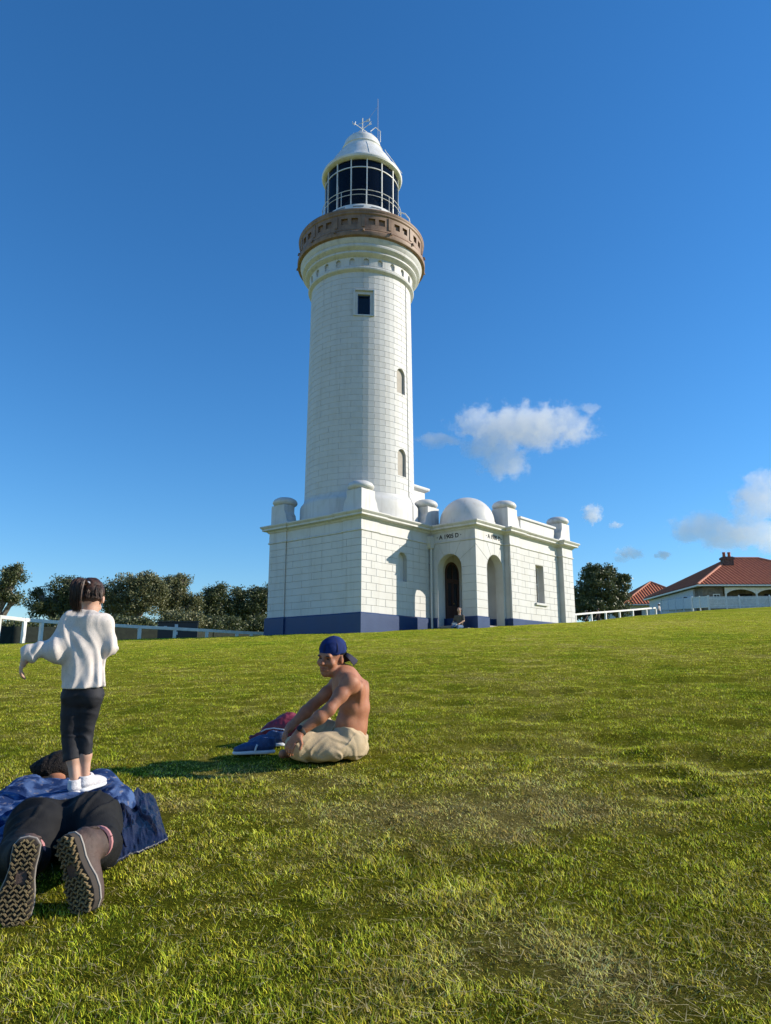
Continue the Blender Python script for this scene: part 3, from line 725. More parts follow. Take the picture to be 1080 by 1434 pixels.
gm = np_mesh('ground', np.stack([GX, GY, GZ], -1).reshape(-1, 3), Fq, True, np.clip(gc, .01, 1))
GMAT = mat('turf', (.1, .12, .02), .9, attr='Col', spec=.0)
nt = GMAT.node_tree; N, L = nt.nodes, nt.links
b = N['Principled BSDF']; tc = N['Texture Coordinate']
n1 = N.new('ShaderNodeTexNoise'); n1.inputs['Scale'].default_value = 22; n1.inputs['Detail'].default_value = 8; n1.inputs['Roughness'].default_value = .75
n2 = N.new('ShaderNodeTexNoise'); n2.inputs['Scale'].default_value = 3.2; n2.inputs['Detail'].default_value = 6; n2.inputs['Roughness'].default_value = .7
for n_ in (n1, n2): L.new(tc.outputs['Object'], n_.inputs['Vector'])
mr = N.new('ShaderNodeMapRange'); mr.inputs['From Min'].default_value = .3; mr.inputs['From Max'].default_value = .72; mr.inputs['To Min'].default_value = .45; mr.inputs['To Max'].default_value = 1.5
L.new(n1.outputs['Fac'], mr.inputs['Value'])
mx = N.new('ShaderNodeMix'); mx.data_type = 'RGBA'; mx.blend_type = 'MULTIPLY'; mx.inputs['Factor'].default_value = 1
L.new(N['Attribute'].outputs['Color'], mx.inputs['A']); L.new(mr.outputs['Result'], mx.inputs['B']); L.new(mx.outputs['Result'], b.inputs['Base Color'])
ad = N.new('ShaderNodeMath'); ad.operation = 'MULTIPLY_ADD'; ad.inputs[1].default_value = 1.6; L.new(n2.outputs['Fac'], ad.inputs[0]); L.new(n1.outputs['Fac'], ad.inputs[2])
bp = N.new('ShaderNodeBump'); bp.inputs['Strength'].default_value = 1.0; bp.inputs['Distance'].default_value = .06
L.new(ad.outputs[0], bp.inputs['Height']); L.new(bp.outputs['Normal'], b.inputs['Normal'])
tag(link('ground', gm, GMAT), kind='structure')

# ---- blades of the lawn, thinning out with distance
BARE = []     # (x, y, rx, ry, angle): where people and things press the turf flat
def lawn():
    n = 1150000
    q = rng.random(n); p = .42
    y0, y1 = 1.75, 48.0
    Yv = (y0**p + q * (y1**p - y0**p)) ** (1 / p)
    half = .60 * Yv + .35
    Xv = (rng.random(n) * 2 - 1) * half
    ns = 330000; ym = 1.3 + 18 * rng.random(ns)**2.0; xm = (.58 * ym + 2.5 * rng.random(ns)) * np.where(rng.random(ns) < .5, -1, 1); yb = rng.random(30000)*.9 + .9; xb = (rng.random(30000)*2 - 1)*3
    Xv, Yv = np.concatenate([Xv, xm, xb]), np.concatenate([Yv, ym, yb]); n = len(Xv)
    keep = (Yv < np.interp(Xv, YC[:, 0], YC[:, 1]) + 3.0)
    lx, ly = Xv - P0.x, Yv - P0.y; c, s = math.cos(-LROT), math.sin(-LROT)
    a, b = lx * c - ly * s, lx * s + ly * c
    keep &= ~((a > -.05) & (b > -.05) & (a < 13) & (b < 6)) & ~((a > 4.2) & (a < 13.2) & (b > -2.98) & (b < 3))
    for (bx, by, rx, ry, ang) in BARE:
        rx, ry = rx * .72, ry * .72
        ca, sa = math.cos(ang), math.sin(ang); ux, uy = (Xv - bx) * ca + (Yv - by) * sa, -(Xv - bx) * sa + (Yv - by) * ca
        keep &= (ux / rx)**2 + (uy / ry)**2 > 1
    Xv, Yv = Xv[keep], Yv[keep]; n = len(Xv)
    Zv = ground_z(Xv, Yv)
    sc_ = np.clip(Yv / 3.0, .8, 20)
    d = np.clip(dry_map(Xv, Yv) + (rng.random(n) - .5) * .55, 0, 1)
    tuft = .52 + 1.0 * noise3(Xv * 11, Yv * 11, 1.1) + .55 * noise3(Xv * 2.3, Yv * 3.0, 4.4)
    h = (.009 + .0145 * rng.random(n)**1.4) * (.5 + 1.0 * np.clip(tuft, 0, 1.3)) * (1 - .22 * d) * np.clip(1.12 - Yv * .006, .75, 1.1)
    tall = rng.random(n) > .992; h[tall] *= 1.7
    w = .0029 * sc_**.80 * (.7 + .7 * rng.random(n))
    ang = rng.random(n) * 2 * math.pi; lean = (.2 + 1.0 * rng.random(n)) * h * (1 + .7 * d)
    dx, dy = np.cos(ang), np.sin(ang); fa = ang + math.pi/2 + (rng.random(n) - .5) * 1.4
    wx, wy = np.cos(fa) * w / 2, np.sin(fa) * w / 2
    base = np.stack([Xv, Yv, Zv - .006], 1)
    W = np.stack([wx, wy, np.zeros(n)], 1)
    mid = base + np.stack([dx * lean * .35, dy * lean * .35, h * .62], 1); tip = base + np.stack([dx * lean, dy * lean, h], 1)
    near = Yv < 5.0
    k1 = np.where(near)[0]; k2 = np.where(~near)[0]
    V1 = np.stack([base[k1] - W[k1], base[k1] + W[k1], mid[k1] + W[k1]*.75, mid[k1] - W[k1]*.75, tip[k1]], 1)
    V2 = np.stack([base[k2] - W[k2], base[k2] + W[k2], tip[k2]], 1)
    nv1 = len(k1) * 5
    i1 = np.arange(len(k1))[:, None] * 5; i2 = np.arange(len(k2))[:, None] * 3 + nv1
    T = np.concatenate([i1 + np.array([[0, 1, 2]]), i1 + np.array([[0, 2, 3]]), i1 + np.array([[3, 2, 4]]), i2 + np.array([[0, 1, 2]])])
    V = np.concatenate([V1.reshape(-1, 3), V2.reshape(-1, 3)])
    clump = np.clip(1 + 1.5 * noise3(Xv * 16, Yv * 13, 6.6) + .6 * noise3(Xv * 5, Yv * 5, 2.7), .5, 1.6)
    cb = lawn_col(d, None) * (.35 + 1.45 * rng.random(n)**1.3)[:, None] * 1.38 * clump[:, None]
    cb[:, 0] *= .9 + .35 * rng.random(n)
    straw = rng.random(n) < .07 + .25 * d**2; cb[straw] = np.array([.60, .50, .23]) * (.6 + .6 * rng.random((straw.sum(), 1)))
    C = np.concatenate([np.repeat(cb[k1], 5, 0), np.repeat(cb[k2], 3, 0)])
    # dry clippings lying on the turf
    m_ = 11000; ys_ = 1.9 + 8.5 * rng.random(m_)**1.3; xs_ = (rng.random(m_)*2 - 1) * (.6*ys_ + .3)
    ok = dry_map(xs_, ys_) + .5*rng.random(m_) > .55; xs_, ys_ = xs_[ok], ys_[ok]; m_ = len(xs_)
    a_ = rng.random(m_)*2*math.pi; l_ = (.012 + .03*rng.random(m_))[:, None]; D_ = np.stack([np.cos(a_), np.sin(a_), .5*(rng.random(m_) - .5)], 1); N_ = np.stack([-np.sin(a_), np.cos(a_), np.zeros(m_)], 1) * .0012
    c_ = np.stack([xs_, ys_, ground_z(xs_, ys_) + .012 + .014*rng.random(m_)], 1)
    VS = np.stack([c_ - D_*l_ - N_, c_ - D_*l_ + N_, c_ + D_*l_], 1).reshape(-1, 3)
    T = np.concatenate([T, np.arange(m_*3).reshape(-1, 3) + len(V)]); V = np.concatenate([V, VS]); C = np.concatenate([C, np.repeat(np.array([[.66, .56, .30]]) * (.6 + .6*rng.random((m_, 1))), 3, 0)])
    me = np_mesh('lawn_grass', V, T, False, np.clip(C, .005, 1))
    GR = mat('grass_blade', (.1, .13, .02), .75, attr='Col', transl=.36, spec=.0)
    tag(link('lawn_grass', me, GR), label='short mown green grass with dry straw patches covering the slope', cat='grass', kind='stuff')

# ------------------------------------------------------------------ trees
LEAFM = []
for nm, a, b in (('dark_leaf', (.062, .085, .028), (.12, .135, .055)), ('olive_leaf', (.11, .125, .045), (.21, .205, .10))):
    LEAFM.append(mat(nm, a, .5, b, 2.2, (.35, .65), attr=None, transl=.18, spec=.5))
BARK = mat('grey_bark', (.13, .105, .085), .9, (.24, .2, .165), 7, bump=.5, bscale=20)
def tree(name, label, group, Y, lobes, base_px, n_leaves, lm, leaf=.075, seed=1, sparse=.0, depth=None, limbs=True):
    n_leaves = int(n_leaves * 1.7)
    r = np.random.default_rng(seed)
    c0 = at(base_px[0], base_px[1], Y); bx, by = c0.x, c0.y; bz = gz(bx, by)
    root = empty(name, (bx, by, bz), label=label, cat='tree' if 'tree' in name else 'shrub', group=group)
    L_ = []
    lobes = list(lobes) + [(l[0] + math.cos(t)*l[2]*.85, l[1] - abs(math.sin(t))*l[3]*.8, l[2]*q, l[3]*q*1.1) for l in lobes[:6] for t, q in ((r.random()*6.28, .25 + .3*r.random()), (r.random()*6.28, .2 + .25*r.random()))]
    for lb in lobes:
        px, py, rx, ry = lb[:4]; dy = lb[4] if len(lb) > 4 else 0
        p = at(px, py, Y + dy); k = (Y + dy) * 1.03 / FPX
        L_.append((np.array(p) - np.array((bx, by, bz)), np.array([rx*k, (depth or rx)*k*.9, ry*k])))
    vol = np.array([l[1].prod() for l in L_])**.67; vol /= vol.sum()
    cl = []
    for (c, rad), f in zip(L_, vol):
        m = max(6, int(f * n_leaves / 60))
        v = r.normal(size=(m, 3)); v /= np.linalg.norm(v, axis=1)[:, None]
        u = r.random(m)[:, None]**.45
        cl.append(c + v * u * rad * (.82 + .3 * r.random((m, 1))))
    cl = np.concatenate(cl)
    cl = cl[r.random(len(cl)) > max(sparse, .12)]
    nl = int(n_leaves / len(cl))
    cs = .13 + .13 * r.random(len(cl))
    P = (cl[:, None, :] + np.clip(r.normal(size=(len(cl), nl, 3)), -1.7, 1.7) * cs[:, None, None] * np.array([1, 1, .8])).reshape(-1, 3)
    n = len(P)
    A = r.normal(size=(n, 3)); A[:, 2] += .35; A /= np.linalg.norm(A, axis=1)[:, None]
    B = np.cross(A, r.normal(size=(n, 3))); B /= np.linalg.norm(B, axis=1)[:, None]
    ln_ = leaf * (.7 + .7 * r.random(n))[:, None]; wd = ln_ * (.34 + .2 * r.random((n, 1)))
    V = np.stack([P - A*ln_, P + B*wd, P + A*ln_, P - B*wd], 1).reshape(-1, 3)
    F = np.arange(n * 4).reshape(-1, 4)
    link('crown', np_mesh('crown', V, F, False), lm, root)
    mb = MB(); hgt = max(.6, min(l[0][2] for l in L_))
    tr = .09 + .02 * len(L_)
    fork = np.array([0, 0, hgt * .35])
    mb.tube([(0, 0, -.3), tuple(fork * .5 + np.array([.05, 0, 0])), tuple(fork)], [tr*1.25, tr, tr*.9], 8)
    tk = mb.build('trunk', BARK, root, smooth=True)
    if limbs:
        for (c, rad) in L_[:len(L_)//2]:
            m = MB(); q = fork * .6 + c * .4 + r.normal(size=3) * .15; q[2] += .1
            m.tube([tuple(fork), tuple(q), tuple(c * .75 + q * .25 + r.normal(size=3)*.1), tuple(c + np.array([0, 0, rad[2]*.3]))], [tr*.7, tr*.5, tr*.35, tr*.15], 6)
            m.build('limb', BARK, tk, smooth=True)
            sel = cl[np.argsort(((cl - c)**2).sum(1))[:14]]
            for e in sel:
                m = MB(); q = c * .8 + q * .2 if False else (c*.6 + fork*.0 + e*.4 + r.normal(size=3)*.1)
                m.tube([tuple(c*.75 + fork*.25), tuple(q), tuple(e)], [tr*.3, tr*.2, .012], 5)
                m.build('branch', BARK, tk, smooth=True)
    return root
GB = 'coastal trees beyond the white rail fence'
tree('coastal_tree', 'thin leaning dark tree cut by the left edge of the picture', GB, 46, [(14, 812, 18, 15), (2, 828, 16, 14), (26, 800, 8, 7), (22, 838, 13, 6), (-12, 838, 16, 16)], (-22, 895), 5200, LEAFM[0], seed=2, sparse=.15)
tree('coastal_tree', 'dark spreading tree behind the girl in the grey top', GB, 50, [(88, 828, 24, 20), (62, 848, 24, 14), (104, 848, 28, 24), (56, 833, 9, 6), (82, 862, 40, 16), (120, 830, 20, 18)], (92, 895), 13000, LEAFM[0], seed=3)
tree('coastal_tree', 'broad olive tree with rounded top just right of the girl', GB, 50, [(185, 824, 38, 18), (162, 838, 24, 22), (212, 838, 24, 22), (178, 852, 30, 14), (200, 812, 20, 8)], (168, 895), 15000, LEAFM[1], seed=4)
tree('coastal_tree', 'upright rounded olive tree, third from the lighthouse', GB, 52, [(250, 828, 22, 20), (240, 850, 26, 20), (266, 848, 14, 18), (244, 815, 14, 9), (226, 842, 12, 16)], (246, 895), 11000, LEAFM[1], seed=5)
tree('coastal_tree', 'small thin crowned tree, second from the lighthouse', GB, 54, [(302, 838, 17, 14), (292, 856, 16, 14), (310, 856, 14, 16), (306, 826, 9, 5)], (304, 900), 6500, LEAFM[0], seed=6)
tree('coastal_tree', 'dense dark tree partly hidden behind the lighthouse base', GB, 55, [(352, 850, 28, 24), (330, 862, 18, 18), (374, 846, 22, 24), (342, 870, 34, 18), (366, 834, 14, 10), (322, 850, 8, 8)], (350, 900), 14000, LEAFM[0], seed=7)
tree('coastal_tree', 'big bushy dark green tree between lighthouse wing and red roofed house', None, 72, [(842, 818, 30, 22), (822, 836, 22, 22), (866, 834, 16, 22), (838, 850, 34, 20), (852, 804, 14, 9), (875, 812, 5, 6), (812, 850, 14, 22), (868, 855, 12, 14)], (842, 885), 22000, LEAFM[0], leaf=.11, seed=8, limbs=False)
GS = 'low shrubs behind the white rail fence'
for i, (px, py, rx, ry, Y, lab, lm) in enumerate(((20, 884, 34, 10, 40, 'low dark shrub at the left picture edge under the leaning tree', 0), (90, 882, 34, 12, 42, 'low dark shrub directly behind the girl', 0), (175, 878, 38, 12, 43, 'low dark shrub under the broad olive tree', 0),
        (255, 872, 32, 12, 46, 'pale olive shrub under the upright rounded tree', 1), (310, 880, 34, 14, 47, 'low dark shrub under the small thin crowned tree', 0), (362, 882, 22, 14, 48, 'low dark shrub next to the navy lighthouse base', 0))):
    tree('coastal_shrub', lab, GS, Y, [(px, py, rx, ry), (px - rx*.5, py + 3, rx*.5, ry*.8), (px + rx*.5, py + 2, rx*.5, ry*.9)], (px, 900), 6500, LEAFM[lm], seed=20 + i, limbs=False)

# ------------------------------------------------------------------ white rail fences
FENCEW = mat('white_fence_paint', (.80, .79, .76), .5, (.7, .69, .65), 4, bump=.08, bscale=20)
def rail_fence(label, pts, post_at, rail_h=.07, post_w=.065, group='white rail fences'):
    root = empty('rail_fence', (pts[0][0], pts[0][1], 0), label=label, cat='fence', group=group)
    o = Vector((pts[0][0], pts[0][1], 0)); P = [Vector(p) - o for p in pts]
    for a, b in zip(P[:-1], P[1:]):
        d = (b - a); n = Vector((-d.y, d.x, 0)).normalized()
        m = MB(); m.obox((a + b) / 2, d / 2, n * .055, Vector((0, 0, rail_h))); m.build('rail', FENCEW, root, bevel=.008)
    for i in post_at:
        p = P[i]; q = (P[min(i+1, len(P)-1)] - P[max(i-1, 0)]); q.z = 0; q.normalize(); n = Vector((-q.y, q.x, 0))
        zt = p.z - rail_h; zb = gz(p.x + o.x, p.y + o.y) - .2
        m = MB(); m.obox(Vector((p.x, p.y, (zt + zb) / 2)), q * post_w, n * post_w, Vector((0, 0, (zt - zb) / 2))); m.build('post', FENCEW, root, bevel=.008)
    return root
lf = [(-60, 857, 27.4), (0, 864, 28.3), (35, 868, 29), (59, 870, 30), (100, 872.5, 31), (145, 875, 32.2), (196, 878, 33.6), (245, 880.5, 34.4), (290, 883, 35.2), (332, 885.5, 36), (352, 886.5, 36.4), (384, 887.5, 37)]
rail_fence('white rail fence curving from the left edge to the lighthouse base', [at(*p) for p in lf], range(len(lf)))
rf = [(800, 861, 60), (806, 860.5, 62), (828, 858.5, 64), (848, 857, 66), (867.5, 855.5, 68), (886, 854, 70), (905, 852.3, 72.5), (918, 851.3, 74)]
rail_fence('straight white rail fence running right from the lighthouse wing', [at(*p) for p in rf], range(len(rf)), .075, .075)
# dark mesh fence behind the left rail fence
DK = mat('dark_green_mesh', (.010, .016, .012), .9, (.018, .026, .018), 6)
dfr = empty('mesh_fence', (-20, 40, 0), label='low dark green mesh fence behind the white rail fence on the left', cat='fence')
pp = [(-60, 33), (20, 34), (90, 35.5), (160, 37), (230, 38.5), (300, 42), (376, 45)]
P_ = [at(px, 880, Y) for px, Y in pp]
for a, b in zip(P_[:-1], P_[1:]):
    m = MB(); za, zb = gz(a.x, a.y), gz(b.x, b.y); o = Vector((-20, 40, 0))
    m.add([Vector((a.x, a.y, za - .1)) - o, Vector((b.x, b.y, zb - .1)) - o, Vector((b.x, b.y, zb + 1.0)) - o, Vector((a.x, a.y, za + 1.0)) - o,
           Vector((a.x, a.y + .03, za - .1)) - o, Vector((b.x, b.y + .03, zb - .1)) - o, Vector((b.x, b.y + .03, zb + 1.0)) - o, Vector((a.x, a.y + .03, za + 1.0)) - o],
          [(0, 1, 2, 3), (7, 6, 5, 4), (3, 2, 6, 7), (0, 4, 5, 1), (0, 3, 7, 4), (1, 5, 6, 2)])
    m.build('mesh_panel', DK, dfr)
    m = MB(); m.tube([Vector((a.x, a.y - .05, za - .1)) - o, Vector((a.x, a.y - .05, za + 1.1)) - o], .035, 8); m.build('post', DK, dfr)
# dark notice board with white sheets
nb = at(246, 890, 36.5); zb = gz(nb.x, nb.y)
nbr = empty('notice_board', (nb.x, nb.y, zb), R(-8), label='dark low notice board with small white sheets behind the rail fence', cat='sign')
MB().box((-.95, -.04, .25), (1.15, .04, 1.12)).build('board', mat('dark_board', (.012, .013, .018), .5), nbr, bevel=.01)
MB().box((-1.0, -.10, 1.121), (1.2, .10, 1.17)).build('top_cap', MATS['dark_board'], nbr)
for x in (-.85, 1.05): MB().box((x - .04, .041, -.2), (x + .04, .12, 1.1)).build('post', MATS['dark_board'], nbr)
PAPER = mat('paper_white', (.6, .62, .66), .7)
for (x, z, w_, h_) in ((-.05, .82, .17, .2), (-.05, .50, .17, .16), (-.62, .78, .16, .16)): MB().box((x, -.052, z), (x + w_, -.0405, z + h_)).build('sheet', PAPER, nbr)

# ------------------------------------------------------------------ houses with terracotta roofs
TILE = mat('terracotta_tile', (.54, .140, .045), .75, (.38, .085, .028), 2.5, (.3, .7), bump=.3, bscale=12)
RIDGE = mat('ridge_tile', (.52, .20, .11), .75, (.42, .14, .08), 5)
STONE = mat('grey_house_stone', (.20, .175, .145), .9, (.12, .105, .09), 2.6, bump=.4, bscale=6)
PALEB = mat('shade_blue_house_wall', (.52, .58, .64), .7, (.45, .5, .56), 3)  # walls stand in shade, its blue put into the wall colour
SHADE = mat('dark_opening', (.015, .013, .012), .9)
def house(name, label, x0, y0, x1, y1, zg, ze, zr, ridge, walls):
    root = empty(name, (x0, y0, zg), label=label, cat='house', group='red roofed cottages')
    o = Vector((x0, y0, zg)); ov = .55
    A, B, C_, D = Vector((x0-ov, y0-ov, ze)), Vector((x1+ov, y0-ov, ze)), Vector((x1+ov, y1+ov, ze)), Vector((x0-ov, y1+ov, ze))
    R0, R1 = Vector((ridge[0], ridge[2], zr)), Vector((ridge[1], ridge[2], zr))
    rf_ = None
    for quad in ((A, B, R1, R0), (B, C_, R1, R1), (C_, D, R0, R1), (D, A, R0, R0)):
        a, b, c, d_ = quad
        # corrugated slope: rolls of tile running up the slope
        n = max(8, int((b - a).length / .48)); mb = MB(); vs = []
        nrm = (b - a).cross(d_ - a).normalized()
        if nrm.z < 0: nrm = -nrm
        k = 2 * n + 1
        e = (b - a).normalized()
        def up_pt(q):   # where a line up the slope from q meets the hips/ridge
            s0 = (q - a).dot(e); Ltot = (b - a).length; t0 = (d_ - a).dot(e); t1 = (c - a).dot(e)
            hgt = (d_ - a) - e * t0
            f_ = 1.0
            if s0 < t0: f_ = s0 / max(t0, 1e-6)
            elif s0 > t1: f_ = (Ltot - s0) / max(Ltot - t1, 1e-6)
            return q + hgt * f_
        for i in range(k):
            q = a + (b - a) * (i / (k - 1)); of = nrm * (.10 if i % 2 else 0)
            vs += [q + of - o, up_pt(q) + of - o]
        mb.add(vs, [(2*i, 2*i+2, 2*i+3, 2*i+1) for i in range(k - 1)])
        s = mb.build('roof_slope', TILE, root)
    for a, b in ((A, R0), (B, R1), (C_, R1), (D, R0), (R0, R1)):
        m = MB(); m.tube([a - o + Vector((0, 0, .05)), b - o + Vector((0, 0, .05))], .15, 8); m.build('ridge_cap', RIDGE, root, smooth=True)
    PA = [(x0 - ov - x0, -ov), (x1 + ov - x0, -ov), (x1 + ov - x0, y1 + ov - y0), (-ov, y1 + ov - y0)]
    sweep(PA, [(-.02, ze - zg - .20), (.10, ze - zg - .20), (.10, ze - zg - .03), (-.02, ze - zg - .03)]).build('gutter', METALW, root)
    m = MB(); m.box((-ov, -ov, ze - zg - .12), (x1 - x0 + ov, y1 - y0 + ov, ze - zg - .06)); m.build('soffit', METALW, root)
    walls(root, o)
    return root
def w1(root, o):
    H = 10.75 - 7.6
    # verandah: recessed stone wall behind posts and flat arches
    MB().box((.3, 2.2, -1.5), (20, 17, H - .14)).build('wall', STONE, root)
    MB().box((.29, .3, -1.5), (2.7, 2.21, H - .14)).build('wall', STONE, root)
    MB().box((.05, 2.4, -1.5), (.29, 17.3, H - .14)).build('side_wall', PALEB, root)
    q = empty('window'); q.parent = root
    MB().box((1.5, .23, 1.0), (2.3, .3, 2.2)).build('frame', METALW, q)
    for i in range(2):
        for j in range(2): MB().box((1.58 + i*.34, .215, 1.08 + j*.54), (1.88 + i*.34, .229, 1.56 + j*.54)).build('pane', PANE, q)
    op_ = arch_poly(4.0, 6.4, .3, 2.3, 12)
    op_ = [(p[0], min(p[1], .3 + 1.9) if p[1] > .4 else p[1]) for p in op_]
    MB().prism(rect(2.8, 5.2, .8, 2.3)[:2] + [(5.2, 1.9), (4.7, 2.22), (4.0, 2.32), (3.3, 2.22), (2.8, 1.9)], lambda p: (.03, p[0] + 1.0, p[1]), lambda p: (.06, p[0] + 1.0, p[1])).build('side_opening', SHADE, root)
    MB().box((5.5, 2.12, .0), (7.1, 2.19, 2.4)).build('door', SHADE, root)
    MB().box((8.6, 2.12, .0), (10.4, 2.19, 2.4)).build('window_band', SHADE, root)
    xs_ = [2.9, 6.55, 10.2, 13.85, 17.5]
    for x in xs_: MB().box((x - .08, -.05, -1.2), (x + .08, .11, H - .2)).build('verandah_post', METALW, root)
    for a, b in zip(xs_[:-1], xs_[1:]):
        poly = [(a + .081, H - .2), (a + .081, H - 1.05)] + [(a + .081 + (b - a - .162) * t, H - 1.05 + .62 * math.sin(math.pi * t)**.55) for t in np.linspace(.02, .98, 11)] + [(b - .081, H - 1.05), (b - .081, H - .2)]
        MB().prism(poly[::-1], lambda p: (p[0], .0, p[1]), lambda p: (p[0], .05, p[1])).build('valance', METALW, root)
    ch = empty('chimney', (6.4, 6.2, 0)); ch.parent = root
    MB().box((-.65, -.45, 4.2), (.65, .45, 7.55)).build('stack', mat('chimney_brick', (.09, .055, .045), .9, (.16, .1, .08), 5), ch, bevel=.03)
    MB().box((-.75, -.55, 7.2), (.75, .55, 7.45)).build('stack_band', MATS['chimney_brick'], ch)
    MB().box((-.9, -.65, 5.0), (.9, .6, 5.15)).build('flashing', METALW, ch)
    for x in (-.33, .33): MB().lathe([(.0, 7.5), (.2, 7.5), (.17, 8.0), (.22, 8.05), (.2, 8.15), (.1, 8.15)], 10, (x, 0)).build('chimney_pot', TILE, ch, smooth=True)
house('cottage', 'stone cottage with big red hipped roof, chimney and verandah behind picket fence', 37.4, 85.5, 57, 102.5, 7.6, 10.85, 15.3, (45.3, 49.0, 94), w1)
def w2(root, o):
    MB().box((.3, .3, -2.5), (11.7, 11, 2.5)).build('wall', PALEB, root)
    MB().box((1.0, .24, .0), (2.6, .295, 1.9)).build('window', SHADE, root)
house('cottage', 'smaller red hipped roof half hidden between dark tree and bigger cottage', 37.0, 112, 49, 124, 8.2, 10.9, 15.0, (43.4, 43.6, 118), w2)
# picket fence
pf = empty('picket_fence', (36, 80, 0), label='long white picket fence, tinted pale blue for shade, with gate in front of the stone cottage', cat='fence')
PB = mat('shade_tinted_white_fence', (.62, .66, .70), .6, (.54, .58, .62), 5)  # white fence in shade, its blue cast put into the base colour
segs = [((at(926, 841, 98)), at(968, 836.5, 84), 1.3), (at(992, 835, 80.5), at(1120, 834, 80), 1.35)]
o = Vector((36, 80, 0))
for a, b, hgt in segs:
    d_ = b - a; n = int(Vector((d_.x, d_.y)).length / .13); e = Vector((d_.x, d_.y, 0)).normalized(); q = Vector((-e.y, e.x, 0))
    m = MB()
    for i in range(n):
        c = a + d_ * ((i + .5) / n) - o; zt = c.z; zb = zt - hgt
        m.prism([(-.05, zb), (.05, zb), (.05, zt - .06), (0, zt), (-.05, zt - .06)], lambda p: (c + e*p[0]) * 1 + Vector((0, 0, p[1] - c.z)), lambda p: c + e*p[0] + q*.02 + Vector((0, 0, p[1] - c.z)))
    tag(m.build('pickets', PB, pf), kind='stuff')
    for zz in (.25, 1.05):
        m = MB(); m.obox((a + b)/2 - o + Vector((0, 0, -zz)) + q*.05, d_/2, q*.025, Vector((0, 0, .05))); m.build('rail', PB, pf)
    np_ = max(2, int(d_.length / 3.1))
    for i in range(np_ + 1):
        c = a + d_ * (i / np_) - o; m = MB(); m.box((c.x - .07, c.y - .09, c.z - 1.6), (c.x + .07, c.y - .005, c.z + .1)); m.build('post', PB, pf, bevel=.01)
ga, gb = at(969, 836.8, 83.7) - o, at(991, 835.2, 80.7) - o
gate = empty('gate'); gate.parent = pf; d_ = gb - ga
for f0, f1 in ((.02, .45), (.5, .98)):
    a, b = ga + d_*f0, ga + d_*f1
    m = MB(); m.tube([a, b], .05, 6); m.build('gate_rail', METALW, gate)
    m = MB(); m.tube([a + Vector((0, 0, -1.2)), b + Vector((0, 0, -1.2))], .05, 6); m.build('gate_rail', METALW, gate)
    m = MB(); m.obox((a + b)/2 + Vector((0, .05, -.6)), (b - a)/2, Vector((0, .02, 0)), Vector((0, 0, .58))); m.build('gate_panel', PB, gate)
for f0 in (0, .47, 1.0):
    a = ga + d_*f0; m = MB(); m.tube([a + Vector((0, -.06, -1.6)), a + Vector((0, -.06, .12))], .07, 6); m.build('gate_post', METALW, gate)

